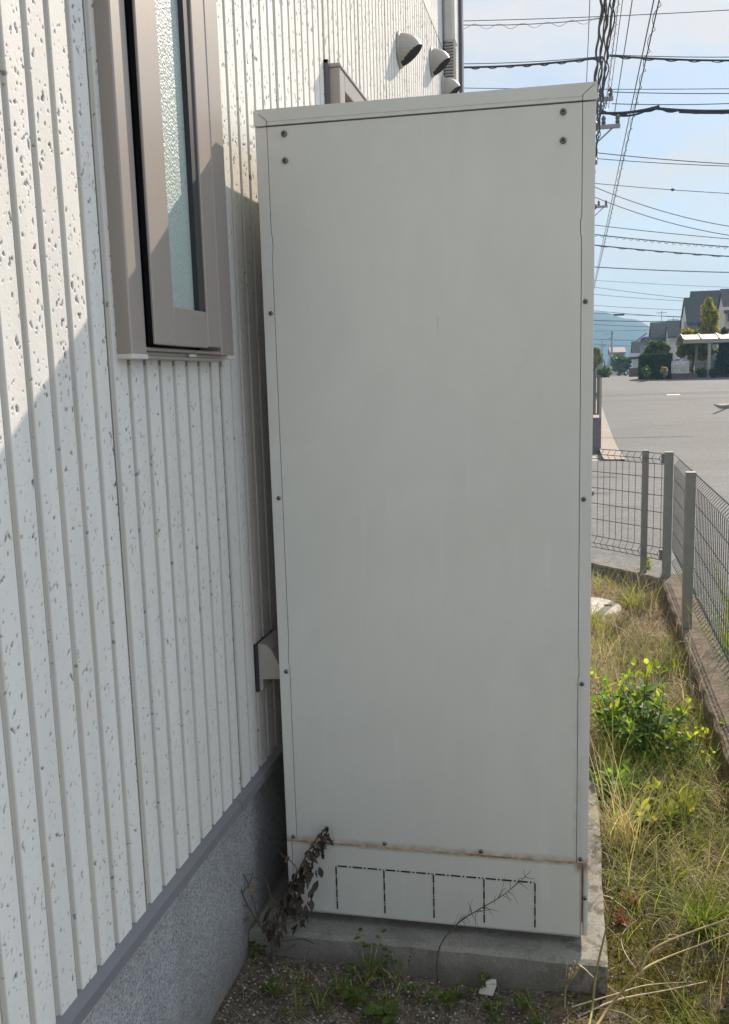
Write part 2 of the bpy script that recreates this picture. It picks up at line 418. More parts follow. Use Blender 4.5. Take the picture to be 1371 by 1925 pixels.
MAT['car_dark'] = simple('car_paint_dark', (.03, .035, .06), .25, .05, 2, spec=.6)
MAT['tyre'] = simple('tyre_rubber', (.015, .015, .016), .8, .1, 5)
MAT['hub'] = simple('wheel_rim', (.45, .45, .46), .3, .05, 5, metal=.7)
MAT['lamp'] = simple('headlight_glass', (.70, .72, .74), .1, .02, 5, spec=.8)
MAT['gate'] = simple('gate_bronze', (.17, .155, .14), .5, .1, 8, metal=.2)

# ------------------------------------------------------------------ object helpers
COL = scene.collection
def tag(o, label=None, cat=None, group=None, kind=None):
    if label: o['label'] = label
    if cat: o['category'] = cat
    if group: o['group'] = group
    if kind: o['kind'] = kind
    return o
def empty(name, loc, label, cat, group=None):
    o = bpy.data.objects.new(name, None); COL.objects.link(o)
    o.location = loc; o.empty_display_size = .1
    return tag(o, label, cat, group)
def link_mesh(name, verts, faces, mats, parent=None, smooth=False, mi=None, attrs=None):
    """world-space verts; the object keeps its origin at world zero relative to its parent"""
    me = bpy.data.meshes.new(name)
    verts = np.asarray(verts, dtype=np.float32)
    if isinstance(faces, np.ndarray):
        n, k = faces.shape
        me.vertices.add(len(verts)); me.vertices.foreach_set('co', verts.ravel())
        me.loops.add(n * k); me.loops.foreach_set('vertex_index', faces.ravel().astype(np.int32))
        me.polygons.add(n)
        me.polygons.foreach_set('loop_start', np.arange(0, n * k, k, dtype=np.int32))
        me.polygons.foreach_set('loop_total', np.full(n, k, dtype=np.int32))
        me.update(calc_edges=True)
    else:
        me.from_pydata(verts.tolist(), [], faces); me.update()
    if not isinstance(mats, (list, tuple)): mats = [mats]
    for m in mats: me.materials.append(m)
    if mi is not None: me.polygons.foreach_set('material_index', np.asarray(mi, dtype=np.int32))
    if smooth: me.polygons.foreach_set('use_smooth', np.ones(len(me.polygons), dtype=bool))
    if attrs:
        for k, v in attrs.items():
            a = me.attributes.new(k, 'FLOAT', 'POINT'); a.data.foreach_set('value', np.asarray(v, dtype=np.float32))
    o = bpy.data.objects.new(name, me); COL.objects.link(o)
    if parent is not None:
        o.parent = parent
        w = Vector((0, 0, 0)); p = parent
        while p is not None: w = w + p.location; p = p.parent
        o.location = -w
    return o
def copy_tree(o, parent=None):
    c = o.copy(); COL.objects.link(c); c.parent = parent
    for ch in list(o.children): copy_tree(ch, c)
    return c

class MB:
    """collects shapes for ONE mesh"""
    def __init__(s): s.v = []; s.f = []; s.m = []
    def add(s, vs, fs, mi=0):
        b = len(s.v); s.v += [tuple(map(float, p)) for p in vs]
        s.f += [tuple(b + i for i in f) for f in fs]; s.m += [mi] * len(fs); return s
    def box(s, x0, x1, y0, y1, z0, z1, mi=0, ch=0.0):
        if ch:
            c = ch
            ring = lambda z, d: [(x0 + d, y0 + c + 0 if False else y0 + d, z), (x1 - d, y0 + d, z), (x1 - d, y1 - d, z), (x0 + d, y1 - d, z)]
            def oct_(z, i):
                a, b_, e, g = x0 + i, x1 - i, y0 + i, y1 - i
                return [(a + c, e, z), (b_ - c, e, z), (b_, e + c, z), (b_, g - c, z), (b_ - c, g, z), (a + c, g, z), (a, g - c, z), (a, e + c, z)]
            L = [oct_(z0, c * .7), oct_(z0 + c, 0), oct_(z1 - c, 0), oct_(z1, c * .7)]
            vs = sum(L, []); fs = [tuple(range(7, -1, -1)), tuple(range(24, 32))]
            for k in range(3):
                for i in range(8):
                    j = (i + 1) % 8; fs.append((k * 8 + i, k * 8 + j, k * 8 + 8 + j, k * 8 + 8 + i))
            return s.add(vs, fs, mi)
        vs = [(x0, y0, z0), (x1, y0, z0), (x1, y1, z0), (x0, y1, z0), (x0, y0, z1), (x1, y0, z1), (x1, y1, z1), (x0, y1, z1)]
        return s.add(vs, [(3, 2, 1, 0), (4, 5, 6, 7), (0, 1, 5, 4), (1, 2, 6, 5), (2, 3, 7, 6), (3, 0, 4, 7)], mi)
    def prism(s, pts, axis, a, b, mi=0):
        """polygon pts (2-D) swept along axis from a to b; axis x: pts=(y,z), y: (x,z), z: (x,y)"""
        def P(p, t): return {'x': (t, p[0], p[1]), 'y': (p[0], t, p[1]), 'z': (p[0], p[1], t)}[axis]
        n = len(pts); vs = [P(p, a) for p in pts] + [P(p, b) for p in pts]
        ar = sum(pts[i][0] * pts[(i + 1) % n][1] - pts[(i + 1) % n][0] * pts[i][1] for i in range(n))
        fl = (ar > 0) == (axis != 'y')
        fs = [tuple(range(n))[::-1], tuple(range(n, 2 * n))] + [(i, (i + 1) % n, n + (i + 1) % n, n + i) for i in range(n)]
        if (not fl) != (b < a): fs = [f[::-1] for f in fs]
        return s.add(vs, fs, mi)
    def tube(s, path, r, sides=6, mi=0, cap=True):
        pts = [Vector(p) for p in path]; n = len(pts)
        rr = r if hasattr(r, '__len__') else [r] * n
        up = None; vs = []
        for i, p in enumerate(pts):
            d = (pts[min(i + 1, n - 1)] - pts[max(i - 1, 0)])
            d = d.normalized() if d.length > 1e-9 else Vector((0, 0, 1))
            if up is None: up = d.orthogonal().normalized()
            else:
                up = up - d * up.dot(d)
                up = up.normalized() if up.length > 1e-6 else d.orthogonal().normalized()
            w = d.cross(up)
            for k in range(sides):
                a = 2 * math.pi * k / sides
                vs.append(p + (up * math.cos(a) + w * math.sin(a)) * rr[i])
        fs = []
        for i in range(n - 1):
            for k in range(sides):
                j = (k + 1) % sides
                fs.append((i * sides + k, i * sides + j, (i + 1) * sides + j, (i + 1) * sides + k))
        if cap:
            fs.append(tuple(range(sides))[::-1]); fs.append(tuple((n - 1) * sides + k for k in range(sides)))
        return s.add(vs, fs, mi)
    def lathe(s, prof, centre, axis=(0, -1, 0), seg=16, mi=0):
        """prof = (radius, height along axis)"""
        ax = Vector(axis).normalized(); u = ax.orthogonal().normalized(); w = ax.cross(u); c = Vector(centre)
        vs = []
        for r_, h in prof:
            for k in range(seg):
                a = 2 * math.pi * k / seg
                vs.append(c + ax * h + (u * math.cos(a) + w * math.sin(a)) * r_)
        fs = []
        for i in range(len(prof) - 1):
            for k in range(seg):
                j = (k + 1) % seg; fs.append((i * seg + k, i * seg + j, (i + 1) * seg + j, (i + 1) * seg + k))
        fs.append(tuple((len(prof) - 1) * seg + k for k in range(seg))); fs.append(tuple(range(seg))[::-1])
        return s.add(vs, fs, mi)
    def build(s, name, mats, parent=None, smooth=False):
        o = link_mesh(name, s.v, s.f, mats, parent, smooth, s.m)
        return o

def smooth_path(pts, n=6):
    """Catmull-Rom through pts"""
    P = [np.array(p, float) for p in pts]; P = [2 * P[0] - P[1]] + P + [2 * P[-1] - P[-2]]
    outp = []
    for i in range(1, len(P) - 2):
        for k in range(n):
            u = k / n
            outp.append(.5 * ((2 * P[i]) + (-P[i - 1] + P[i + 1]) * u + (2 * P[i - 1] - 5 * P[i] + 4 * P[i + 1] - P[i + 2]) * u * u
                              + (-P[i - 1] + 3 * P[i] - 3 * P[i + 1] + P[i + 2]) * u ** 3))
    outp.append(P[-2]); return outp

# ------------------------------------------------------------------ the lie of the land
HY = np.array([-60, 3.0, 8, 12, 16, 19, 22, 40, 46, 52, 70, 1100.0])
HZ = np.array([-.13, -.13, -.2, -.30, -.39, -.36, -.22, .62, .84, .90, .90, .90])
_g = np.linspace(-60, 1100, 11601); _h = np.interp(_g, HY, HZ)
_k = np.hanning(41); _k /= _k.sum(); _h = np.convolve(np.pad(_h, 20, 'edge'), _k, 'valid')
def land(y): return np.interp(y, _g, _h)
def sheet(name, xs, ys, dz, m, label=None):
    X, Y = np.meshgrid(xs, ys); Z = land(Y) + dz
    v = np.stack([X, Y, Z], -1).reshape(-1, 3); nx, ny = len(xs), len(ys)
    i = np.arange(nx * ny).reshape(ny, nx)
    f = np.stack([i[:-1, :-1], i[:-1, 1:], i[1:, 1:], i[1:, :-1]], -1).reshape(-1, 4)
    return tag(link_mesh(name, v, f, m, smooth=True), kind='structure')
ys_f = np.concatenate([np.linspace(-60, 2.9, 12), np.arange(3, 60, .5), np.linspace(61, 1090, 60)])
sheet('ground', np.linspace(-280, 300, 30), ys_f, -.10, MAT['ground'])
# asphalt: a band beside the yard fence, widening into the open crossing
ys_r = np.concatenate([np.arange(-6, 60, .4), np.linspace(60, 200, 20)])
rows = []
for y in ys_r:
    x0 = 1.22 if y < 3.3 else (1.3 - (y - 3.3) * 1.05 if y < 5.5 else (-6 if y < 14 else (1.45 if y < 60 else -6)))
    x0 = max(x0, -6)
    rows.append([x0 + (30 - x0) * k / 12 for k in range(13)])
v = [(x, y, float(land(y)) - .0) for r_, y in zip(rows, ys_r) for x in r_]
f = [(j * 13 + i, j * 13 + i + 1, (j + 1) * 13 + i + 1, (j + 1) * 13 + i) for j in range(len(ys_r) - 1) for i in range(12)]
tag(link_mesh('road', v, f, MAT['asphalt'], smooth=True), kind='structure')
# painted bar on the road
b = MB(); p = atz(1255, 725, float(land(33)) + .006); 
pa = at(1255, 725.5, 33.0); 
xs_, ys_ = pa[0], 33.0
b.add([(xs_, ys_, land(ys_) + .006), (xs_ + .48, ys_, land(ys_) + .006), (xs_ + .48, ys_ + .4, land(ys_ + .4) + .006), (xs_, ys_ + .4, land(ys_ + .4) + .006)], [(0, 1, 2, 3)])
tag(b.build('road_marking', MAT['paint_white']), kind='structure')
# hills
nx, ny = 160, 26
X = np.linspace(-270, 290, nx); Y = np.linspace(840, 1040, ny)
XX, YY = np.meshgrid(X, Y)
ridge = np.interp(XX, [-270, -60, 0, 16, 40, 60, 77, 90, 115, 160, 290], [96, 84, 69, 65, 58.5, 53, 45.5, 37, 26, 16, 8])
prof = np.clip(np.sin(np.clip((YY - 840) / 110, 0, 1) * math.pi / 2), 0, 1)
ZZ = .6 + ridge * prof + (rng.normal(0, .55, XX.shape)) * prof + 1.0 * np.sin(XX * .21 + 1) * prof
i = np.arange(nx * ny).reshape(ny, nx)
f = np.stack([i[:-1, :-1], i[:-1, 1:], i[1:, 1:], i[1:, :-1]], -1).reshape(-1, 4)
tag(link_mesh('hill', np.stack([XX, YY, ZZ], -1).reshape(-1, 3), f, MAT['hill'], smooth=True), kind='structure')

# yard soil
YX0, YX1 = -.079, 1.085
yxs = np.arange(YX0, YX1 + .001, .012); yys = np.arange(-.76, 3.75, .012)
XX, YY = np.meshgrid(yxs, yys)
def fbm(X, Y, seed, f0=1.0, octv=5, gain=.5):
    r = np.random.default_rng(seed); o = np.zeros_like(X); a = 1; f = f0
    for _ in range(octv):
        for _k in range(3):
            th = r.uniform(0, 2 * math.pi); ph = r.uniform(0, 2 * math.pi)
            o += a / 3 * np.sin((X * math.cos(th) + Y * math.sin(th)) * f * r.uniform(.8, 1.25) + ph)
        a *= gain; f *= 2.03
    return o
def yard_z(X, Y):
    return -.092 + .014 * fbm(X, Y, 3, 5, 4) + np.interp(X, [-.08, .15, .7, 1.08], [-.006, .0, .012, -.012])
ZZ = yard_z(XX, YY) + rng.normal(0, .0022, XX.shape)
nx, ny = len(yxs), len(yys); i = np.arange(nx * ny).reshape(ny, nx)
f = np.stack([i[:-1, :-1], i[:-1, 1:], i[1:, 1:], i[1:, :-1]], -1).reshape(-1, 4)
keep = ~(((XX[:-1, :-1] + .012 > 1.08) | (YY[:-1, :-1] > 3.40 - (XX[:-1, :-1] - 1.08) * .98 + .0))).ravel()
mossw = np.clip(np.interp(XX, [.55, .70], [.15, 1]) * np.interp(YY, [-1, .6, 1.4], [1, 1, .3]), 0, 1)
tag(link_mesh('yard_soil', np.stack([XX, YY, ZZ], -1).reshape(-1, 3), f[keep], MAT['soil'], smooth=True,
              attrs={'moss': mossw.ravel()}), kind='structure')

b = MB(); b.box(-.0785, 1.078, -7, -.762, -.25, -.088, 0, .004)  # pale apron out of view, added to bounce sunlight onto cabinet and wall
tag(b.build('path', simple('bounce_concrete', (.46, .455, .43), .9, .12, 12, bump=.3)), kind='structure')
# ------------------------------------------------------------------ THE HOUSE
WX = -.063                                   # face of the siding
house = empty('house', (-.078, 1.2, -.1), 'white house wall of grooved pitted siding on a grey speckled foundation beside the cabinet', 'house')
PITCH = .05188; J0 = -.489
centres = J0 + PITCH * np.arange(-14, 90)
WIN = (-.468, -.068, 1.166, 2.25)            # window hole y0 y1 z0 z1
def groove(y):
    k = np.round((y - J0) / PITCH); d = y - (J0 + k * PITCH)
    g = np.clip((.0068 - np.abs(d)) / .0026, 0, 1)
    dep = -.0046 * g - .0032 * np.clip((.0012 - np.abs(d - .0012)) / .0006, 0, 1)
    joint = (np.mod(k, 8) == 0) & (d > -.0119) & (d < -.0081)
    dep = np.where(joint, -.013, dep)
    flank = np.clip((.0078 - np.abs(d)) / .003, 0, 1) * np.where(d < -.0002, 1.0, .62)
    return dep, flank
def pits(Y, Z, y0, y1, z0, z1, n, amin, amax, seed, dy, dz):
    """hollows punched into the boards; Y and Z are the sorted sample lines"""
    r = np.random.default_rng(seed)
    D = np.zeros((len(Z), len(Y)), np.float32)
    py = r.uniform(y0, y1, n); pz = r.uniform(z0, z1, n)
    a = np.clip(np.exp(r.normal(math.log(amin), .5, n)), .0004, amax); el = r.uniform(1.0, 2.7, n)
    dg = np.abs(py - J0 - np.round((py - J0) / PITCH) * PITCH); a = np.where((dg < .0095) & (r.random(n) < .8), .00001, a)
    th = r.normal(0, .45, n); dp = np.minimum(a * r.uniform(1.6, 2.8, n), .0038)
    for q in range(n):
        rad = a[q] * el[q] + .001
        i0, i1 = np.searchsorted(Y, [py[q] - rad, py[q] + rad]); j0, j1 = np.searchsorted(Z, [pz[q] - rad, pz[q] + rad])
        if i1 <= i0 or j1 <= j0: continue
        yy = Y[i0:i1][None, :] - py[q]; zz = Z[j0:j1][:, None] - pz[q]
        c, s_ = math.cos(th[q]), math.sin(th[q])
        u = (yy * c + zz * s_) / a[q]; w = (-yy * s_ + zz * c) / (a[q] * el[q])
        ang = np.arctan2(w, u); rr = np.sqrt(u * u + w * w) * (1 + .22 * np.sin(2 * ang + q) + .14 * np.sin(3 * ang + 2 * q))
        h = -dp[q] * np.clip((1.0 - rr) / .35, 0, 1)
        blk = D[j0:j1, i0:i1]; np.minimum(blk, h, out=blk)
    return D
SV, SF, SD, SPT = [], [], [], []; nv = 0
def siding_patch(Y, Z, npits, amin, amax, seed, hole=None):
    global nv
    Y = np.unique(np.round(Y, 5)); Z = np.unique(np.round(Z, 5))
    g, flank = groove(Y)
    D = pits(Y, Z, Y[0], Y[-1], Z[0], Z[-1], npits, amin, amax, seed, 0, 0)
    # pits lie in the board faces; groove floors only get chipped edges
    base = np.repeat(g[None, :], len(Z), 0)
    wob = .0004 * np.sin(Z * 41)[:, None] * (base < -.001)
    H = np.minimum(base + wob, np.where(base < -.004, base, D))
    YY, ZZ = np.meshgrid(Y, Z)
    SV.append(np.stack([WX + H, YY, ZZ], -1).reshape(-1, 3))
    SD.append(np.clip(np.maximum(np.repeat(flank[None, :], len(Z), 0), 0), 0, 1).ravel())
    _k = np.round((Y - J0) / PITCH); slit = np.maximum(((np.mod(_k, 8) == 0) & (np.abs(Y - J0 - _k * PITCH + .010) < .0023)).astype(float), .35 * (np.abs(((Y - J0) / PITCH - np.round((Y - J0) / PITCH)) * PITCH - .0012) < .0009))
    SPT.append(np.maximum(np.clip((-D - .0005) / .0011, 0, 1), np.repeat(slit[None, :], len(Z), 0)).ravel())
    nx, nz = len(Y), len(Z); i = np.arange(nx * nz).reshape(nz, nx) + nv
    f = np.stack([i[:-1, :-1], i[:-1, 1:], i[1:, 1:], i[1:, :-1]], -1).reshape(-1, 4)
    if hole:
        cy = (YY[:-1, :-1] + YY[1:, 1:]) / 2; cz = (ZZ[:-1, :-1] + ZZ[1:, 1:]) / 2
        k = (cy > hole[0]) & (cy < hole[1]) & (cz > hole[2]) & (cz < hole[3])
        f = f[~k.ravel()]
    SF.append(f); nv += nx * nz
def ylines(y0, y1, step):
    L = [np.arange(y0, y1, step), [y1]]
    for c in centres:
        for d in (-.0120, -.0117, -.0083, -.0079, -.0068, -.0042, 0, .0006, .0012, .0018, .0024, .0042, .0068):
            if y0 < c + d < y1: L.append([c + d])
    return np.concatenate(L)
BOT, JOINT = .302, 2.745
YA, YB = J0 + 12 * PITCH, J0 + 21 * PITCH          # patches meet in groove bottoms
siding_patch(ylines(-.92, YA, .00135), np.arange(BOT, 2.0001, .0016), 15000, .00080, .0023, 1, WIN)
siding_patch(ylines(-.92, YA, .004), np.append(np.arange(BOT + 1061 * .0016, JOINT, .02), JOINT), 0, .001, .004, 2, WIN)
siding_patch(ylines(YA, YB, .0022), np.arange(BOT, 2.1501, .003), 5200, .00095, .0026, 3)
siding_patch(ylines(YA, YB, .004), np.append(np.arange(BOT + 616 * .003, JOINT, .02), JOINT), 0, .001, .004, 8)
siding_patch(ylines(YB, 2.4, .0035), np.append(np.arange(1.30, JOINT, .0055), JOINT), 9500, .0012, .0032, 4)
siding_patch(ylines(2.4, 3.72, .006), np.append(np.arange(1.30, JOINT, .01), JOINT), 3600, .0022, .0040, 5)
siding_patch(ylines(YB, 3.72, .02), np.append(np.arange(BOT, 1.3, .05), 1.3), 0, .001, .004, 6)
siding_patch(ylines(-3.0, -.92, .02), np.append(np.arange(BOT, JOINT, .05), JOINT), 0, .001, .004, 7)
link_mesh('siding', np.concatenate(SV), np.concatenate(SF), MAT['siding'], house, smooth=False, attrs={'dirt': np.concatenate(SD), 'pit': np.concatenate(SPT)})
# body behind the siding, with the pocket for the window
b = MB()
b.box(-7, -.0785, -3.0, 3.715, .27, 1.16); b.box(-7, -.0785, -3.0, -.475, 1.16, 2.26); b.box(-7, -.0785, -.06, 3.715, 1.16, 2.26)
b.box(-7, -.0785, -3.0, 3.715, 2.26, 5.6)
b.build('wall_core', MAT['upper_siding'], house)
b = MB(); b.box(-.079, -.065, -3.0, 3.72, JOINT - .004, JOINT + .010); b.build('joint_strip', MAT['dark'], house)
# upper storey cladding: plain boards with a few fluted bands
b = MB(); y = -3.0; k = 0
while y < 3.72:
    w = .0500 if (k % 9) > 5 else .30
    y1 = min(y + w, 3.72); b.box(-.079, -.0645, y, y1 - .004, JOINT + .011, 5.6, 0, .002); y = y1; k += 1
b.build('upper_siding', MAT['upper_siding'], house)
b = MB(); b.box(-7, -.078, -3.0, 3.71, -.3, .2705); b.build('foundation', MAT['foundation'], house)
b = MB(); b.prism([(-.0775, .306), (-.066, .3045), (-.0495, .2955), (-.0488, .2785), (-.0500, .2785), (-.0506, .2940), (-.0775, .300)], 'y', -3.0, -.0975)
b.prism([(-.0775, .306), (-.066, .3045), (-.0495, .2955), (-.0488, .2785), (-.0500, .2785), (-.0506, .2940), (-.0775, .300)], 'y', -.0955, 3.72)
b.build('starter_flashing', MAT['flashing'], house)
b = MB(); b.prism([(-.0775, .3068), (-.0655, .3055), (-.0480, .2965), (-.0472, .2770), (-.0488, .2770), (-.0494, .2955), (-.0775, .3050)], 'y', -.118, -.092)
b.build('flashing_joint_cover', MAT['flashing'], house)
# corner trim and downpipe
b = MB(); b.box(-.10, -.046, 3.715, 3.80, .28, 5.6, 0, .004); b.build('corner_trim', MAT['trim_dark'], house)
dp = MB(); dp.box(-.0625, -.004, 3.05, 3.16, 2.79, 5.6, 0, .012)
du = dp.build('pipe_cover', MAT['duct'], house)
rb = MB()
for k in range(46):
    z1 = 2.785 - k * .0145
    rb.box(-.060, -.008, 3.055, 3.155, z1 - .0145, z1 - .0045, 0, .0035); rb.box(-.056, -.015, 3.062, 3.148, z1 - .0047, z1 - .0002, 1)
rb.build('ribbed_joint', [MAT['duct_rib'], MAT['trim_dark']], du)
dl = MB(); dl.box(-.0625, -.004, 3.05, 3.16, .35, 2.785 - 46 * .0145, 0, .012); dl.build('lower_cover', MAT['duct'], du)
cl = MB(); cl.box(-.0622, -.0025, 3.048, 3.162, 2.786, 2.84, 0, .012); cl.build('cover_collar', MAT['duct'], du)

# --- round vent hoods
def hood(y, z, r, name='vent_hood'):
    b = MB(); b.lathe([(r * 1.10, 0), (r * 1.10, .006), (r * 1.04, .010), (r, .0105)], (WX + .0003, y, z), (1, 0, 0), 28)
    o = b.build(name, MAT['vent'], house, True)
    # a squashed half ball cut by a plane that slopes from the foot of the flange up to the front
    n, m = 30, 18; px = .078; vs = []; cut = []; rr = r * .98
    for i in range(m + 1):
        e = math.pi / 2 * i / m
        for k in range(n):
            a = 2 * math.pi * k / n
            x_, y_, z_ = px * math.sin(e), rr * math.cos(a) * math.cos(e), rr * math.sin(a) * math.cos(e)
            x_ += .0; zp = -.93 * r + x_ / px * 1.12 * r
            c_ = z_ < zp; cut.append(c_)
            if c_: z_ = zp
            vs.append((WX + .0106 + x_, y + y_, z + z_))
    fs = []; mi = []
    for i in range(m):
        for k in range(n):
            q = [i * n + k, i * n + (k + 1) % n, (i + 1) * n + (k + 1) % n, (i + 1) * n + k]
            fs.append(tuple(q)); mi.append(1 if sum(cut[w_] for w_ in q) >= 3 else 0)
    link_mesh('hood_dome', vs, fs, [MAT['vent'], MAT['dark']], o, False, mi)
for y, z in ((1.845, 2.352), (2.655, 2.565), (3.035, 2.555)): hood(y, z, .058)
# --- small hood low on the wall, beside the cabinet
b = MB(); prof = [(WX + .0002, .470), (WX + .011, .470), (WX + .011, .585), (WX + .0002, .585)]
b.box(WX - .004, WX + .0055, .030, .150, .472, .578, 0, .003)
lo = b.build('outlet_hood', MAT['bronze_dark'], house)
b = MB(); b.prism([(WX + .0056, .476), (WX + .013, .476), (WX + .013, .500), (WX + .056, .503), (WX + .052, .530), (WX + .034, .566), (WX + .024, .576), (WX + .0056, .578)], 'y', .036, .144)
b.build('hood_cover', MAT['vent'], lo)

# --- the tall window
win = empty('window', (-.05, -.27, 1.17), None, None); win.parent = house; win.location = Vector((-.05, -.27, 1.17)) - house.location
def wpart(name, m, fn, smooth=False):
    b = MB(); fn(b); return b.build(name, m, win, smooth)
ZT = 2.24
def wl(b):
    b.prism([(-.070, -.4715), (-.0405, -.4715), (-.0385, -.4695), (-.0385, -.4270), (-.0405, -.4250), (-.046, -.4250), (-.046, -.4400), (-.070, -.4400)], 'z', 1.171, ZT)
wpart('left_rail', MAT['bronze'], wl)
wpart('right_rail', MAT['bronze'], lambda b: b.prism([(-.078, -.1275), (-.0405, -.1275), (-.0385, -.1255), (-.0385, -.0690), (-.0405, -.0670), (-.078, -.0670)], 'z', 1.176, ZT))
wpart('end_cap', MAT['cap_plastic'], lambda b: (b.box(-.077, -.0372, -.4725, -.4240, 1.1635, 1.1708, 0, .001)))
wpart('end_cap', MAT['cap_plastic'], lambda b: (b.box(-.077, -.0372, -.0995, -.0660, 1.1685, 1.1758, 0, .001)))
wpart('sealant', MAT['sealant'], lambda b: (b.box(-.0775, -.0655, -.4815, -.4716, 1.158, ZT), b.box(-.0775, -.0645, -.4705, -.069, 1.1555, 1.1632)))
def sash(b):
    b.box(-.0330, -.0280, -.4150, -.3450, 1.186, ZT, 0, .0012); b.box(-.058, -.0331, -.3800, -.3450, 1.188, ZT, 1)
    b.box(-.060, -.0282, -.3449, -.2130, 1.186, 1.2465, 0, .0012)
wpart('sash', [MAT['bronze'], MAT['bronze_dark']], sash)
wpart('right_stile', MAT['bronze'], lambda b: b.box(-.060, -.0278, -.2115, -.1570, 1.188, ZT, 0, .0015))
wpart('reveal', MAT['bronze_dark'], lambda b: (b.box(-.150, -.110, -.474, -.062, 1.163, ZT), b.box(-.058, -.0315, -.2350, -.2130, 1.2470, ZT)))
wpart('sill', MAT['bronze'], lambda b: (b.box(-.109, -.0400, -.4240, -.1285, 1.1640, 1.1690, 0, .001), b.box(-.109, -.0470, -.4240, -.1285, 1.1692, 1.1760, 0, .001), b.box(-.109, -.0405, -.4240, -.1285, 1.1762, 1.1820, 0, .0015)))
wpart('latch', MAT['cap_plastic'], lambda b: (b.box(-.0468, -.0420, -.262, -.232, 1.1698, 1.1752, 0, .001)))
wpart('glass', MAT['glass'], lambda b: b.box(-.052, -.0410, -.3449, -.2352, 1.2468, ZT))
for z in (1.50, 1.30, 1.245, 1.40): wpart('hinge', MAT['gate'], lambda b: b.box(-.100, -.078, -.421, -.395, z, z + .028, 0, .002))
wpart('head', MAT['bronze'], lambda b: b.box(-.094, -.040, -.4715, -.067, ZT + .001, ZT + .03, 0, .002))

# --- the louvred shutter window behind the cabinet
lw = empty('shutter_window', (-.05, 1.1, 1.2), None, None); lw.parent = house; lw.location = Vector((-.05, 1.1, 1.2)) - house.location
L0 = .757; L1 = 1.62; LT = 1.957
b = MB(); b.box(WX - .012, WX + .040, L0, L0 + .055, 1.0, LT - .008, 0, .002); b.box(WX - .012, WX + .040, L1 - .055, L1, 1.0, LT - .008, 0, .002)
b.box(WX - .012, WX + .040, L0 + .0555, L1 - .0555, LT - .055, LT - .008, 0, .002); b.build('frame', MAT['bronze'], lw)
b = MB(); b.box(WX - .012, WX + .043, L0 - .003, L1 + .003, LT - .0075, LT + .002, 0, .002); b.build('head_cap', MAT['bronze'], lw)
b = MB()
for k in range(28):
    z = 1.02 + k * .031
    if z > LT - .10: break
    b.prism([(WX + .012, z + .022), (WX + .036, z), (WX + .039, z + .002), (WX + .015, z + .0245)], 'y', L0 + .058, L1 - .058)
b.build('louvre', MAT['bronze'], lw)
b = MB(); b.box(WX - .006, WX + .004, L0 + .056, L1 - .056, 1.0, LT - .056); b.build('backing', MAT['bronze_dark'], lw)
b = MB(); b.box(WX - .004, WX + .012, L0 - .010, L0 - .0015, 1.0, LT + .010); b.box(WX - .004, WX + .010, L0 - .010, L1, LT + .0022, LT + .010); b.build('sealant', MAT['trim_dark'], lw)

# ------------------------------------------------------------------ THE CABINET
CW, CD, ZTOP, ZCAP, ZS = .63, .745, 1.632, 1.6025, .157
cab = empty('water_heater_cabinet', (CW / 2, CD / 2, 0), 'tall pale grey steel outdoor water heater cabinet with rusty seam, standing on the concrete slab', 'water heater')
b = MB(); b.box(.004, CW - .004, .014, CD, .02, 1.600); b.box(.012, CW - .012, .03, CD - .02, -.024, .02); b.build('body', MAT['cab'], cab)
# corner trims with their jogs
def jog(z):
    x = .0222
    if 1.372 < z < 1.404: x += .0022
    if .545 < z < .585: x += -.0018
    return x
zz = [ZS + .0015] + [ZS + .02 + k * (ZCAP - .0025 - ZS - .04) / 60 for k in range(61)] + [ZCAP - .0022]
for zj in (1.371, 1.375, 1.401, 1.405, .544, .548, .582, .586): zz.append(zj)
zz = sorted(zz)
for side in (0, 1):
    X = (lambda x: x) if side == 0 else (lambda x: CW - x)
    poly = [(X(.0012), zz[0]), (X(.0012), zz[-1])] + [(X(jog(z)), z) for z in reversed(zz)]
    b = MB(); b.prism(poly, 'y', .0, .016)
    e = .0012
    b.prism([(X(0), e), (X(e), 0.0002), (X(e), CD), (X(0), CD)], 'z', zz[0], zz[-1])
    b.build('corner_trim', MAT['cab_panel'], cab)
# front panel follows the jogs, leaving a hairline gap
gap = .0012
poly = [(jog(z) + gap, z) for z in zz if z > ZS + .001] + [(CW - jog(z) - gap, z) for z in reversed(zz) if z > ZS + .001]
b = MB(); b.prism(poly, 'y', .0004, .0135); fp = b.build('front_panel', MAT['cab_panel'], cab)
# top cap: mitred in three
cp = MB(); o_ = -.0022; y0 = -.0022
for side in (0, 1):
    X = (lambda x: x) if side == 0 else (lambda x: CW - x)
    cp.prism([(X(o_), ZTOP - .0005), (X(.0221), ZTOP - .0202), (X(.0221), ZCAP + .0002), (X(o_), ZCAP + .0002)], 'y', y0, .016)
cp.prism([(o_ + .0013, ZTOP), (CW - o_ - .0013, ZTOP), (CW - .0235, ZTOP - .0198), (CW - .0235, ZCAP + .0075), (.0235, ZCAP + .0075), (.0235, ZTOP - .0198)], 'y', y0, .016)
cp.prism([(.0235, ZCAP + .0074), (CW - .0235, ZCAP + .0074), (CW - .0235, ZCAP + .0006), (.0235, ZCAP + .0006)], 'y', y0 + .0007, .016)
cp.box(o_, CW - o_, .0165, CD + .003, ZCAP, ZTOP - .0008)
cp.build('top_cap', MAT['cab'], cab)
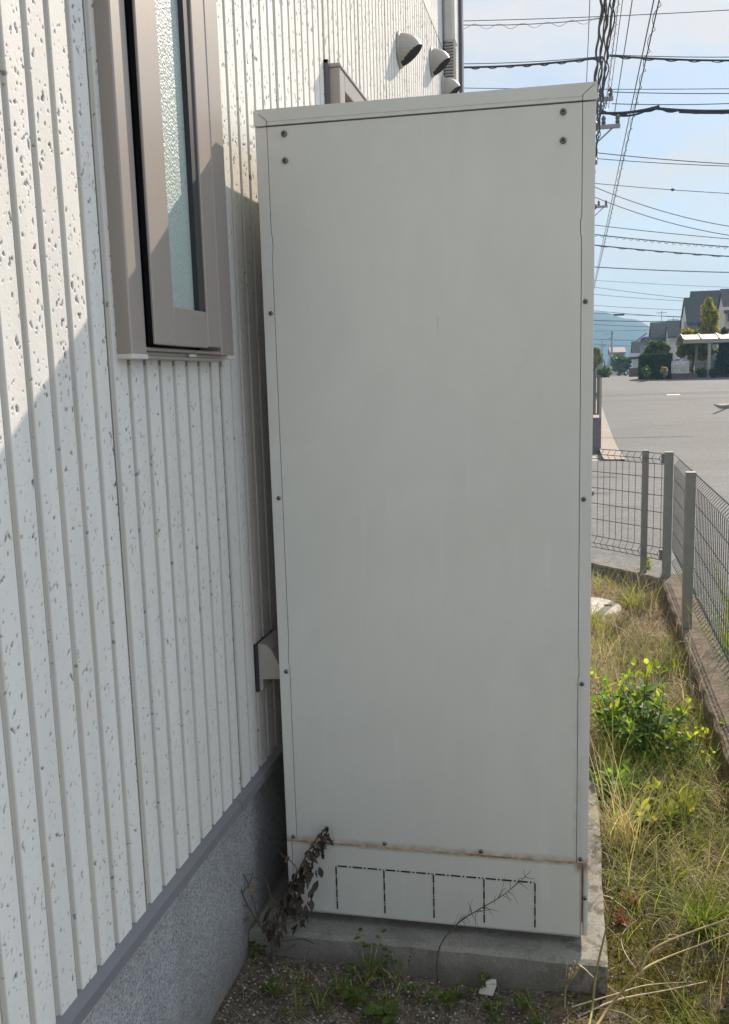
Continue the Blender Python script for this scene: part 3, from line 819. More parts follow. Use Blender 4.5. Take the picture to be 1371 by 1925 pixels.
# plinth
pl = MB(); N = 24
bot = lambda x: -.0022 * math.sin(math.pi * max(0, min(1, (x - .02) / .59)))
xs = [.0118 + (CW - .0236) * k / N for k in range(N + 1)]
pl.prism([(x, ZS - .0015) for x in (xs[0], xs[-1])] + [(x, bot(x)) for x in reversed(xs)], 'y', .0002, .0125)
plinth = pl.build('plinth', MAT['cab_plinth'], cab)
for x0, x1 in ((.0012, .0102), (CW - .0102, CW - .0012)):
    q = MB(); q.box(x0, x1, -.0004, .0128, .0, ZS - .0012, 0, .0006)
    if x0 < .1: q.box(0, .0012, .0006, CD, .001, ZS - .0012)
    else: q.box(CW - .0012, CW, .0006, CD, .001, ZS - .0012)
    q.build('plinth_side', MAT['cab_plinth'], cab)
bd = MB(); n = 50
for k in range(n):
    x0 = .002 + (CW - .004) * k / n; x1 = .002 + (CW - .004) * (k + 1) / n
    th = np.interp(x0, [0, .03, .08, .15, .55, .6, .63], [.0030, .0022, .0012, .0030, .0030, .0022, .0034]) * (1 + .15 * math.sin(k * 2.3))
    bd.box(x0, x1, -.0016, .004, ZS - th * .42, ZS + th * .36)
bd.build('rusty_seam', MAT['rust'], cab)
# knock-out slots: dark strips laid on the plinth in place of shaded cuts
ko = MB()
def dash_line(x0, z0, x1, z1, w=.0030):
    L = math.hypot(x1 - x0, z1 - z0); hor = abs(x1 - x0) > abs(z1 - z0); p = .004; long = True
    while p < L - .002:
        l = .0205 if long else .0035
        if not hor: l = .0185 if long else .0025
        q = min(p + l, L - .0015)
        a, b_ = (x0 + (x1 - x0) * p / L, z0 + (z1 - z0) * p / L), (x0 + (x1 - x0) * q / L, z0 + (z1 - z0) * q / L)
        if hor: ko.box(a[0], b_[0], -.0008, .001, a[1] - w / 2, a[1] + w / 2)
        else: ko.box(a[0] - w / 2, a[0] + w / 2, -.0008, .001, min(a[1], b_[1]), max(a[1], b_[1]))
        p = q + (.0042 if hor else .0026); long = not long
KX = [.107, .2109, .316, .421, .5249]
for a, b_ in zip(KX[:-1], KX[1:]): dash_line(a, .1072, b_, .1072)
for x in KX: dash_line(x, .1095, x, .004)
ko.build('knockout_slots', MAT['dark'], plinth)
# screws
def screw_proto(r, loc, rot):
    b = MB(); b.lathe([(r * 1.02, 0), (r, r * .25), (r * .86, r * .48), (r * .6, r * .64), (r * .3, r * .71), (.0004, r * .73)], (0, 0, 0), (0, -1, 0), 16)
    c, s_ = math.cos(rot), math.sin(rot)
    for dx, dz in ((1, .24), (.24, 1)):
        l = r * .58
        P = []
        for yy in (-r * .76, -r * .55):
            for sx, sz in ((-1, -1), (1, -1), (1, 1), (-1, 1)):
                x, z = sx * l * dx, sz * l * dz
                P.append((x * c - z * s_, yy, x * s_ + z * c))
        b.add(P, [(0, 1, 2, 3), (7, 6, 5, 4), (0, 4, 5, 1), (1, 5, 6, 2), (2, 6, 7, 3), (3, 7, 4, 0)], 1)
    me = b.build('screw', [MAT['screw'], MAT['dark']], cab, True); return me
big = screw_proto(.0060, None, .6); small = screw_proto(.0046, None, .2)
def place(o, x, y, z, rz=0, ry=0):
    o.location = Vector((x, y, z)) - cab.location; o.rotation_euler = (0, ry, rz)
spots = [(.0565, 1.5864, 1), (.0565, 1.5381, 1), (CW - .0565, 1.5864, 1), (CW - .0565, 1.5381, 1)]
for z in (1.2569, .8939, .532, .1663): spots += [(.0152, z, 0), (CW - .0152, z, 0)]
spots += [(.2142, .1663, 0), (CW - .2142, .1663, 0), (.6238, .083, 0)]
used = set()
for x, z, bg_ in spots:
    src = big if bg_ else small
    if src.name in used:
        s_ = src.copy(); COL.objects.link(s_); s_.parent = cab
    else: s_ = src; used.add(src.name)
    place(s_, x, -.0001 if z > .16 else -.0006, z, 0, rnd.uniform(0, 3))
for z in (1.572, 1.508, 1.43, .9):                      # along the far side, standing proud of the corner
    s_ = small.copy(); COL.objects.link(s_); s_.parent = cab; place(s_, CW + .0002, .045, z, math.pi / 2); s_.scale = (1.25,) * 3

# ------------------------------------------------------------------ slab under it
def slab(x0, x1, y0, y1, z0, z1, ch):
    nx, ny = 70, 70; v = []; 
    xs = np.linspace(x0, x1, nx); ys = np.linspace(y0, y1, ny)
    b = MB()
    XX, YY = np.meshgrid(xs, ys); d = np.minimum(np.minimum(XX - x0, x1 - XX), np.minimum(YY - y0, y1 - YY))
    ZZ = z1 - np.clip(ch - d, 0, ch) * .8 + .0015 * fbm(XX, YY, 9, 22, 4) 
    wob = .0022 * fbm(XX, YY, 4, 30, 4)
    e = (d < 1e-6)
    XX = XX + np.where((XX == x0) | (XX == x1), wob, 0); YY = YY + np.where((YY == y0) | (YY == y1), wob, 0)
    P = np.stack([XX, YY, ZZ], -1).reshape(-1, 3)
    i = np.arange(nx * ny).reshape(ny, nx)
    f = np.stack([i[:-1, :-1], i[:-1, 1:], i[1:, 1:], i[1:, :-1]], -1).reshape(-1, 4).tolist()
    loop = list(i[0, :]) + list(i[1:, -1]) + list(i[-1, -2::-1]) + list(i[-2:0:-1, 0])
    n = len(loop); base = len(P); low = P[loop].copy(); low[:, 2] = z0
    mid = P[loop].copy(); mid[:, 2] = (z1 - ch * .8) * .5 + z0 * .5
    P = np.concatenate([P, mid, low])
    for k in range(n):
        j = (k + 1) % n
        f.append((base + k, base + j, loop[j], loop[k])); f.append((base + n + k, base + n + j, base + j, base + k))
    return link_mesh('concrete_slab', P, f, MAT['slab'], smooth=False)
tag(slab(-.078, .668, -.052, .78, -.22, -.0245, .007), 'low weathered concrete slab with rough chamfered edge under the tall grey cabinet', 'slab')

# ------------------------------------------------------------------ mesh fences
A = np.array([1.108, 3.40, 0]); DN = np.array([-.012, -1.0, 0]); DN /= np.linalg.norm(DN)
DFv = np.array([-.70, .715, 0]); DFv /= np.linalg.norm(DFv)
def post(name, p, parent, m, size=.038, h=.69, z0=-.005):
    b = MB(); s_ = size / 2; b.box(p[0] - s_, p[0] + s_, p[1] - s_, p[1] + s_, z0, h, 0, .003)
    b.box(p[0] - s_ - .001, p[0] + s_ + .001, p[1] - s_ - .001, p[1] + s_ + .001, h, h + .006, 0, .002)
    return b.build(name, m, parent)
def mesh_panel(o, d, s0, s1, parent, off, kink):
    """welded wire panel from s0 to s1 along d; kink pushes the ridges sideways"""
    nrm = np.array([-d[1], d[0], 0]) * kink
    def P(s, z, k=0.0): q = o + d * s + nrm * (off + k); return (q[0], q[1], z)
    b = MB(); n = int(round((s1 - s0) / .0495)); w = .0017
    zs = [(.085, 0), (.118, .026), (.155, 0), (.625, 0), (.655, .026), (.684, 0)]
    for k in range(n + 1):
        s = s0 + (s1 - s0) * k / n
        b.tube([P(s, z, q) for z, q in zs], w, 5)
    for z, q in [(.085, 0), (.118, .0292), (.155, 0), (.26, .0032), (.355, .0032), (.45, .0032), (.548, .0032), (.625, 0), (.655, .0292), (.684, 0)]:
        b.tube([P(s0 - .012, z, q), P(s1 + .012, z, q)],   .0023, 5)
    return b.build('mesh_panel', MAT['wire'], parent)
nf = empty('mesh_fence', tuple(A), 'grey wire mesh fence running along the yard towards the viewer on a brown curb', 'fence', 'wire mesh fences round the yard')
post('post', A, nf, MAT['fence'], .046)
for s in (1.05, 3.0, 4.95): post('post', A + DN * s, nf, MAT['fence'], .042)
mesh_panel(A, DN, .04, 1.02, nf, .026, 1)
mesh_panel(A, DN, 1.08, 4.9, nf, .026, 1)
ff = empty('mesh_fence', tuple(A + DFv * .06), 'short grey wire mesh fence crossing behind the cabinet in front of the road', 'fence', 'wire mesh fences round the yard')
for s in (.165, 2.1): post('post', A + DFv * s + np.array([0, 0, 0]), ff, MAT['fence'], .036)
mesh_panel(A, DFv, .045, .150, ff, .002, 1)
mesh_panel(A, DFv, .185, 2.05, ff, .002, 1)
for z in (.09, .63):
    b = MB(); q = A + DFv * .034; b.box(q[0] - .014, q[0] + .014, q[1] - .012, q[1] + .012, z, z + .055, 0, .002); b.build('bracket', MAT['fence'], ff)
# curbs under the fences
def curb(name, p, d, L, wl, wr, z0, z1, m, label):
    nrm = np.array([-d[1], d[0], 0]); n = 90; P = []; F = []
    for k in range(n + 1):
        s = L * k / n; q = p + d * s
        jj = .003 * math.sin(k * 1.7) + rnd.uniform(-.002, .002)
        for a, z in ((-wl, z0), (-wl, z1 - .010), (-wl + .010, z1 + jj * .4), (0, z1 + rnd.uniform(-.0015, .0015)), (wr - .01, z1 + jj * .3), (wr, z1 - .01), (wr, z0)):
            v_ = q + nrm * (a + (jj if z < z1 else 0)); P.append((v_[0], v_[1], z))
    for k in range(n):
        for i in range(6): F.append((k * 7 + i, k * 7 + i + 1, (k + 1) * 7 + i + 1, (k + 1) * 7 + i))
    F.append(tuple(range(6, -1, -1))); F.append(tuple(n * 7 + i for i in range(7)))
    o = link_mesh(name, P, F, m); return tag(o, label, 'curb')
curb('curb', A - DN * .07, DN, 5.2, .032, .105, -.35, 0, MAT['curb_brown'], 'low brown exposed aggregate curb carrying the long mesh fence')
curb('curb', A + DFv * 2.6, -DFv, 2.635, .06, .055, -.35, -.004, MAT['curb_shaded'], 'low grey concrete curb under the short fence before the road')

# ------------------------------------------------------------------ leaves and blades
def blades(name, base, length, width, lean, azim, tone, mat, droop=.6, seg=3, parent=None):
    """curved tapering blades, all arrays; returns one mesh"""
    n = len(base); k = seg + 1
    d = np.stack([np.cos(azim), np.sin(azim), np.zeros(n)], -1)
    side = np.stack([-np.sin(azim), np.cos(azim), np.zeros(n)], -1)
    tw = rng.uniform(-1.2, 1.2, n)
    side = side * np.cos(tw)[:, None] + d * np.sin(tw)[:, None]
    V = np.zeros((n, k, 2, 3), np.float32)
    pos = np.array(base, float); ang = lean.copy()
    for j in range(k):
        u = j / seg; w = width * (1 - u) ** .7 * (1.0 if j else .8)
        w = np.maximum(w, width * .12)
        V[:, j, 0] = pos - side * (w / 2)[:, None]; V[:, j, 1] = pos + side * (w / 2)[:, None]
        st = length / seg
        pos = pos + d * (np.sin(ang) * st)[:, None] + np.array([0, 0, 1.0]) * (np.cos(ang) * st)[:, None]
        ang = ang + droop * rng.uniform(.3, 1.2, n)
    b = np.arange(n)[:, None] * (k * 2) + np.arange(seg)[None, :] * 2
    f = np.stack([b, b + 1, b + 3, b + 2], -1).reshape(-1, 4)
    return link_mesh(name, V.reshape(-1, 3), f, mat, parent, attrs={'tone': np.repeat(tone, k * 2)})
def leaf_mesh(L):
    """L: list of (pos, dir, up, length, width, tone, fold, curl); returns verts, faces, tone"""
    V, F, T = [], [], []
    for pos, d, up, ln, wd, tone, fold, curl in L:
        d = np.array(d, float); d /= np.linalg.norm(d) + 1e-9; up = np.array(up, float)
        s = np.cross(d, up); s /= np.linalg.norm(s) + 1e-9; n = np.cross(s, d); p = np.array(pos, float); b = len(V)
        prof = [(0, .10), (.22, .80), (.48, 1.0), (.75, .66), (1, .03)]
        for u, w in prof:
            c = p + d * ln * u - n * curl * ln * u * u
            for q in (-1, 0, 1):
                V.append(c + s * q * wd * .5 * w + n * abs(q) * fold * wd * .5 * w); T.append(tone)
        for j in range(4):
            for q in range(2):
                a = b + j * 3 + q; F.append((a, a + 1, a + 4, a + 3))
    return np.array(V), np.array(F), np.array(T)
def leaves(name, L, mat, parent):
    V, F, T = leaf_mesh(L); return link_mesh(name, V, F, mat, parent, True, attrs={'tone': T})

def yz(x, y): return float(yard_z(np.array([x]), np.array([y]))[0])
# scatter positions over the strip right of the slab and the far yard
def strip(n, y0, y1, x0=.66, x1=1.075, ypow=1.0):
    y = y0 + (y1 - y0) * rng.random(n) ** ypow; x = x0 + (x1 - x0) * rng.random(n)
    lim = 3.30 - (x - 1.08) * .98
    ok = y < lim
    x, y = x[ok], y[ok]
    return x, y
def in_slab(x, y): return ((x < .672) & (y > -.056) & (y < .79)) | ((x - .642) ** 2 + ((y - 2.92)) ** 2 < .20 ** 2)
def scatter_blades(name, n, y0, y1, x0, x1, l0, l1, w, lean0, lean1, mat, tone0, tone1, droop, mask=None):
    x, y = strip(n, y0, y1, x0, x1); k = ~in_slab(x, y)
    if mask is not None: k &= rng.random(len(x)) < mask(x, y)
    x, y = x[k], y[k]; n = len(x)
    z = yard_z(x, y) - .004
    o = blades(name, np.stack([x, y, z], -1), rng.uniform(l0, l1, n), rng.uniform(w * .6, w * 1.2, n), rng.uniform(lean0, lean1, n),
               rng.uniform(0, 2 * math.pi, n), np.clip(rng.uniform(tone0, tone1, n) + .15 * fbm(x, y, 12, 7, 3), 0, 1), mat, droop)
    return tag(o, kind='stuff')
patch = lambda sd, f0, lo, hi: (lambda x, y: np.clip((fbm(x, y, sd, f0, 4) - lo) / (hi - lo), 0, 1))
o = scatter_blades('dry_grass', 30000, .15, 3.6, .62, 1.08, .03, .13, .0026, .5, 1.6, MAT['straw'], .0, 1, .45,
                   lambda x, y: np.clip(.12 + np.interp(x, [.75, .95], [0, .6]) + (y - .2) * .7, 0, 1) * np.clip(.8 + fbm(x, y, 21, 9, 3) * .6, .1, 1))
tag(o, 'matted dry straw grass covering the yard strip beside the mesh fence', 'dry grass')
o = scatter_blades('grass', 9000, -.5, 2.4, .66, 1.08, .04, .17, .0030, .1, 1.0, MAT['grass'], .0, .95, .35,
                   lambda x, y: (patch(31, 6, -.35, .5)(x, y) * .9 + .08) * np.interp(y, [-.5, 0, .35, .7, 1.3, 1.7, 2.4], [.12, .18, .32, .9, 1, .45, .3]))
tag(o, 'thin green and yellow grass growing through the dry straw of the yard', 'grass')
o = scatter_blades('far_grass', 800, 1.7, 3.6, .62, 1.06, .08, .22, .0038, .05, .9, MAT['grass'], .5, 1, .35, patch(37, 5, .1, .7))
tag(o, 'taller yellow green grass clumps near the short fence at the back of the yard', 'grass')
o = scatter_blades('seed_grass', 420, -.1, 3.2, .68, 1.07, .14, .34, .0019, .02, .55, MAT['straw'], .55, 1, .16, lambda x, y: np.clip(.35 + patch(61, 5, -.2, .5)(x, y), 0, 1))
tag(o, 'tall thin bleached grass stems standing here and there over the yard strip', 'grass stems')
o = scatter_blades('moss', 42000, -.7, 1.0, .60, 1.08, .005, .015, .0030, .0, 1.0, MAT['moss'], 0, 1, .4,
                   lambda x, y: patch(41, 7, -.6, .15)(x, y) * np.clip(1.1 - y, .0, 1) * np.interp(x, [.8, 1.0], [1, .45]))
tag(o, 'olive green moss cushions on the soil beside the concrete slab', 'moss')
o = scatter_blades('fallen_straw', 3600, -.74, -.05, -.06, .66, .015, .06, .0016, 1.0, 1.6, MAT['straw'], .0, .75, .1)
tag(o, 'short dead straw bits lying on the soil before the slab', 'dead straw')
o = scatter_blades('straw_litter', 1700, -.8, .5, .66, 1.08, .02, .09, .0018, 1.1, 1.6, MAT['straw'], .0, .9, .1)
tag(o, 'dead straw lying loose over the moss right of the slab', 'dead straw')
# gravel near the foundation
def gravel(name, n, x0, x1, y0, y1, r0, r1, mat, seed, label):
    r = np.random.default_rng(seed)
    oct_v = np.array([(1, 0, 0), (-1, 0, 0), (0, 1, 0), (0, -1, 0), (0, 0, 1), (0, 0, -1)], float)
    oct_f = np.array([(0, 2, 4), (2, 1, 4), (1, 3, 4), (3, 0, 4), (2, 0, 5), (1, 2, 5), (3, 1, 5), (0, 3, 5)])
    x = r.uniform(x0, x1, n); y = r.uniform(y0, y1, n); z = yard_z(x, y)
    rad = np.exp(r.uniform(math.log(r0), math.log(r1), n))
    V = oct_v[None] * (rad[:, None, None] * r.uniform(.5, 1.1, (n, 6, 1)))
    th = r.uniform(0, 6.28, n); c, s_ = np.cos(th), np.sin(th)
    Vx = V[..., 0] * c[:, None] - V[..., 1] * s_[:, None]; Vy = V[..., 0] * s_[:, None] + V[..., 1] * c[:, None]
    V = np.stack([Vx + x[:, None], Vy + y[:, None], V[..., 2] * .7 + (z + rad * .25)[:, None]], -1)
    F = (oct_f[None] + np.arange(n)[:, None, None] * 6).reshape(-1, 3)
    o = link_mesh(name, V.reshape(-1, 3), F, mat, attrs={'tone': np.repeat(r.random(n), 6)})
    return tag(o, label, 'gravel', kind='stuff')
t = NT('gravel_stone')
c = t.ramp(t.attr('tone').outputs['Fac'], [(0, (.07, .06, .05)), (.5, (.20, .175, .15)), (.85, (.36, .33, .29)), (1, (.55, .52, .48))])
t.col(c); t.set(.85, 0, .3); MAT['gravel'] = t.m
gravel('gravel', 9000, -.075, .62, -.62, -.055, .0012, .0050, MAT['gravel'], 5, 'small grey and brown gravel on the soil in front of the slab')
gravel('yard_gravel', 3000, .66, 1.08, -.5, 3.2, .0015, .0055, MAT['gravel'], 6, 'small stones scattered over the mossy yard strip')

# ------------------------------------------------------------------ single plants
def stalk(name, pts, r, mat, label, cat='dry stalk', group=None, tipr=.35, extra=None):
    b = MB(); p = smooth_path(pts, 6); n = len(p)
    b.tube(p, [r * (1 - (1 - tipr) * i / (n - 1)) for i in range(n)], 6)
    if extra: extra(b)
    return tag(b.build(name, mat, None, True), label, cat, group)
# leafy bush
def bush(name, c, rad, h, nst, leaves_per, ll, lw, mat, label, tone=(0, .8), toptone=1.0, seed=1, stem=.0022, up=.45):
    r = random.Random(seed); root = empty(name, (c[0], c[1], yz(c[0], c[1])), label, 'shrub' if h > .2 else 'plant')
    sb = MB(); L = []
    for k in range(nst):
        a = r.uniform(0, 2 * math.pi); rr = rad * math.sqrt(r.random()); hh = h * r.uniform(.45, 1.0) * (1 - .35 * rr / rad)
        p0 = np.array([c[0] + .25 * rr * math.cos(a), c[1] + .25 * rr * math.sin(a), yz(c[0], c[1]) - .01])
        p3 = np.array([c[0] + rr * math.cos(a), c[1] + rr * math.sin(a), yz(c[0], c[1]) + hh])
        pm = (p0 + p3) / 2 + np.array([r.uniform(-.02, .02), r.uniform(-.02, .02), hh * .10])
        path = smooth_path([p0, pm, p3], 6); sb.tube(path, [stem * (1 - .7 * i / (len(path) - 1)) for i in range(len(path))], 5)
        for q in range(leaves_per):
            u = .18 + .82 * (q + r.random() * .6) / leaves_per; i = min(int(u * (len(path) - 1)), len(path) - 1); p = path[i]
            tip = q >= leaves_per - 2
            for sgn in (0, math.pi):
                az = q * 1.57 + sgn + r.uniform(-.5, .5); el = r.uniform(-.15, .75) if not tip else r.uniform(.6, 1.2)
                d = (math.cos(az) * math.cos(el), math.sin(az) * math.cos(el), math.sin(el))
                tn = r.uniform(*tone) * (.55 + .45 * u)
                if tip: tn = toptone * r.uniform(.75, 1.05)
                sc = r.uniform(.45, 1.25) * (.75 if tip else 1)
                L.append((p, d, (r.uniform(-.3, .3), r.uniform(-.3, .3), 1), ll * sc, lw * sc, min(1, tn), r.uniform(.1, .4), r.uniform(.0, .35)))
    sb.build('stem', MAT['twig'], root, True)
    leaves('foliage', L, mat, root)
    return root
bush('shrub', (.82, 1.12), .205, .38, 46, 8, .046, .019, MAT['bush_leaf'], 'dense dark green leafy shrub with bright tips growing right of the cabinet', seed=3)
bush('seedling_clump', (.835, .64), .12, .135, 16, 5, .050, .020, MAT['bush2_leaf'], 'low yellow green seedling clump in front of the leafy shrub', (.3, 1), 1.0, seed=5, stem=.0016)
bush('seedling_clump', (.715, .78), .07, .14, 9, 5, .045, .02, MAT['bush_leaf'], 'small dark green seedlings at the far corner of the slab', (.2, .7), .7, seed=6, stem=.0016)
bush('seedling_clump', (1.045, 1.20), .035, .16, 4, 4, .045, .02, MAT['bush2_leaf'], 'pair of bright leaves against the brown curb beside the shrub', (.4, .9), .9, seed=8, stem=.0014)
bush('red_seedling', (.698, .19), .022, .055, 4, 3, .020, .013, MAT['red_leaf'], 'small red and orange leaved seedling beside the slab edge', (.0, .8), .5, seed=9, stem=.0013)
bush('red_seedling', (.735, .26), .025, .05, 4, 3, .02, .012, MAT['red_leaf'], 'small brown leaved seedling in the moss behind the red one', (.6, 1), 1, seed=10, stem=.0012)
# grass tufts
def tuft(c, n, l0, l1, w, mat, tone, label, seed, spread=.02, lean=(.1, .9), cat='grass tuft'):
    global rng
    keep = rng; rng = np.random.default_rng(seed)
    b = np.stack([c[0] + rng.normal(0, spread, n), c[1] + rng.normal(0, spread, n), np.full(n, yz(c[0], c[1]) - .004)], -1)
    o = blades('grass_tuft', b, rng.uniform(l0, l1, n), rng.uniform(w * .7, w * 1.2, n), rng.uniform(lean[0], lean[1], n), rng.uniform(0, 6.28, n),
               rng.uniform(tone[0], tone[1], n), mat, .42, 4)
    rng = keep; return tag(o, label, cat)
tuft((.885, .20), 150, .09, .21, .0036, MAT['grass'], (.1, .75), 'bright green grass tuft with arching blades in the moss near the right picture edge', 1, .016)
tuft((.690, 2.55), 130, .10, .22, .004, MAT['grass'], (.6, 1), 'yellowish grass tuft in front of the round stone cover', 2, .03)
tuft((.90, 3.0), 90, .12, .28, .005, MAT['grass'], (.5, 1), 'yellow green grass tuft behind the round stone cover', 3, .035)
tuft((.735, .52), 120, .10, .26, .0026, MAT['straw'], (.4, 1), 'tall thin straw coloured grass tuft beside the slab', 4, .03, (.05, .55))
tuft((.86, .40), 70, .10, .22, .0026, MAT['grass'], (.5, 1), 'loose olive grass tuft in front of the yellow green seedlings', 6, .05, (.2, 1.0))
tuft((1.02, 2.0), 90, .10, .26, .004, MAT['grass'], (.3, .9), 'green grass tuft at the foot of the second fence post', 7, .05)
tuft((1.0, .9), 90, .10, .25, .003, MAT['grass'], (.3, .9), 'green grass tuft between the shrub and the brown curb', 8, .06)
bush('leafy_weed', (.93, 1.02), .10, .20, 12, 6, .038, .015, MAT['bush2_leaf'], 'light green leafy weed leaning against the right of the dark shrub', (.3, 1), 1.0, seed=15, stem=.0016)
bush('leafy_weed', (.72, 1.22), .09, .26, 12, 6, .042, .016, MAT['bush_leaf'], 'light green leafy weed close to the cabinet beside the dark shrub', (.5, 1), 1.0, seed=16, stem=.0016)
bush('leafy_weed', (.90, .78), .12, .10, 14, 4, .030, .013, MAT['bush2_leaf'], 'low creeping green weed between shrub and yellow seedlings', (.2, .9), .9, seed=17, stem=.0014)
tuft((.78, .33), 90, .06, .16, .003, MAT['grass'], (.0, .6), 'short dark green grass tuft in the moss beside the slab middle', 21, .05, (.2, 1.1))
tuft((.95, .55), 110, .08, .20, .003, MAT['grass'], (.1, .7), 'spreading green grass tuft near the curb before the shrub', 22, .05, (.2, 1.0))
tuft((.82, -.12), 70, .05, .14, .003, MAT['grass'], (.2, .8), 'sparse green grass tuft among the fallen stalks at the lower right', 23, .03, (.3, 1.2))
tuft((1.03, 1.55), 110, .10, .26, .0032, MAT['straw'], (.3, 1), 'dry straw tuft hanging over the brown curb beyond the shrub', 24, .05, (.2, 1.0))
tuft((1.05, .75), 90, .10, .24, .003, MAT['straw'], (.2, .9), 'dry straw tuft hanging over the brown curb before the shrub', 25, .05, (.2, 1.0))
# grass and weeds beyond the long fence
x = rng.uniform(1.225, 1.6, 5200); y = rng.uniform(-.2, 2.3, 5200)
k = rng.random(5200) < np.clip(.6 + fbm(x, y, 51, 4, 3), .05, 1); x, y = x[k], y[k]; n = len(x)
tag(blades('roadside_weeds', np.stack([x, y, land(y)], -1), rng.uniform(.2, .62, n), rng.uniform(.004, .008, n), rng.uniform(.05, .6, n), rng.uniform(0, 6.28, n),
           np.clip(rng.uniform(0, .7, n), 0, 1), MAT['grass'], .3), 'green roadside weeds growing on the far side of the long mesh fence', 'weeds', kind='stuff')
bush_keep = yz
def roadside(c, rad, h, nst, lp, ll, lw, mat, label, seed, tone=(.2, .9)):
    global yz
    yz = lambda x, y: float(land(y)); o = bush('weed', c, rad, h, nst, lp, ll, lw, mat, label, tone, 1.0, seed, .003); yz = bush_keep; return o
roadside((1.02, 3.66), .05, .40, 5, 7, .065, .018, MAT['bush2_leaf'], 'yellow green leafy weed standing behind the far fence post', 13)
# long single stalks in the strip
def G(u, v, y): return at(u, v, y)
def Zp(u, v, z): return atz(u, v, z)
stalk('bent_stalk', [Zp(1106, 1935, -.05), at(1113, 1900, -.13), at(1121, 1830, -.10), at(1140, 1745, -.08), at(1160, 1668, -.06), at(1178, 1577, -.04)], .0030, MAT['green_stalk'],
      'tall olive weed stalk rising past the front right corner of the slab', 'weed stalk')
stalk('bent_stalk', [Zp(1118, 1935, -.06), at(1150, 1888, -.14), at(1203, 1829, -.14), at(1240, 1806, -.10), at(1300, 1782, -.05), at(1380, 1752, .0)], .0030, MAT['stalk'],
      'leaning brown forked weed stalk crossing the moss at the lower right', 'weed stalk',
      extra=lambda b: b.tube(smooth_path([at(1203, 1828, -.14), at(1229, 1784, -.12), at(1300, 1752, -.08), at(1380, 1724, -.05)], 6), .0018, 6))
stalk('bleached_stalk', [Zp(1085, 1912, -.09), Zp(1160, 1880, -.08), Zp(1250, 1862, -.07), Zp(1330, 1845, -.085)], .0022, MAT['pale_stalk'], 'bleached straw stalk lying flat on the moss at the lower right', 'dry stalk')
stalk('bleached_stalk', [Zp(1075, 1893, -.08), Zp(1150, 1871, -.06), Zp(1215, 1852, -.06), Zp(1290, 1846, -.085)], .0016, MAT['pale_stalk'], 'thin bleached stalk lying just above the thicker one on the moss', 'dry stalk')
stalk('curled_stalk', [Zp(1200, 1826, -.09), at(1180, 1800, .05), at(1168, 1768, .12), at(1178, 1745, .16), Zp(1200, 1728, -.07)], .0011, MAT['pale_stalk'], 'thin pale curled stalk looping over the moss beside the slab', 'dry stalk')
stalk('pale_twig', [at(1090, 1815, -.07), at(1100, 1822, -.08), at(1108, 1830, -.085), at(1117, 1838, -.09)], .0020, MAT['pale_stalk'], 'short whitish twig leaning on the front corner of the slab', 'twig')
# long dry stalks arching near the fence, each its own thing
arch = [([(1222, 1000), (1300, 0)], None)]
DS = [([(1185, 1163), (1205, 1205), (1214, 1250), (1226, 1330)], 1.7, 'straight pale stalk leaning over the straw above the shrub'),
      ([(1297, 1200), (1297, 1270), (1300, 1330), (1285, 1410)], 1.45, 'upright pale stalk between the shrub and the curb'),
      ([(1310, 1120), (1338, 1160), (1335, 1205), (1330, 1260), (1336, 1300), (1312, 1375)], 1.35, 'tall bleached stalk arching in front of the long fence'),
      ([(1264, 1222), (1280, 1206), (1318, 1212), (1312, 1222), (1298, 1226)], 1.6, 'coiled dry tendril hanging by the brown curb'),
      ([(1150, 1172), (1185, 1195), (1225, 1245), (1262, 1270)], 1.9, 'long fallen stalk crossing the straw toward the curb'),
      ([(1118, 1265), (1160, 1225), (1200, 1195), (1222, 1170)], 1.9, 'thin brown stalk slanting up to the right behind the shrub'),
      ([(1112, 1312), (1165, 1313), (1195, 1290), (1240, 1262)], 1.3, 'grey bare twig reaching across the left of the shrub'),
      ([(1146, 1225), (1150, 1265), (1152, 1310)], 1.4, 'short bleached stalk standing behind the left of the shrub'),
      ([(1130, 1300), (1142, 1255), (1172, 1205), (1182, 1192)], 1.75, 'forked pale stalk rising left of the shrub')]
for pts, yy, lab in DS:
    P = [at(u, v, yy + .02 * i) for i, (u, v) in enumerate(pts)]
    stalk('dry_stalk', P, .0017, MAT['pale_stalk'] if 'brown' not in lab else MAT['stalk'], lab, 'dry stalk', 'long dry stalks in the yard strip')
for i, (u0, v0, u1, v1, yy, lab) in enumerate([
        (1165, 1545, 1150, 1455, .55, 'thin pale grass stem leaning left before the shrub'),
        (1200, 1500, 1228, 1440, .75, 'thin pale grass stem leaning right before the shrub'),
        (1178, 1580, 1186, 1470, .5, 'straight seed stem beside the far end of the slab'),
        (1240, 1690, 1220, 1570, .35, 'thin straw stem leaning over the dry patch'),
        (1290, 1740, 1270, 1690, .2, 'short straw stem behind the bright tuft'),
        (1150, 1500, 1140, 1400, .7, 'thin yellow stem close to the cabinet edge')]):
    b0 = at(u0, v0, yy); b1 = at(u1, v1, yy + .03)
    stalk('dry_stalk', [b0, (np.array(b0) + b1) / 2 + np.array([.01, 0, .01]), b1], .0014, MAT['pale_stalk'], lab, 'grass stem')

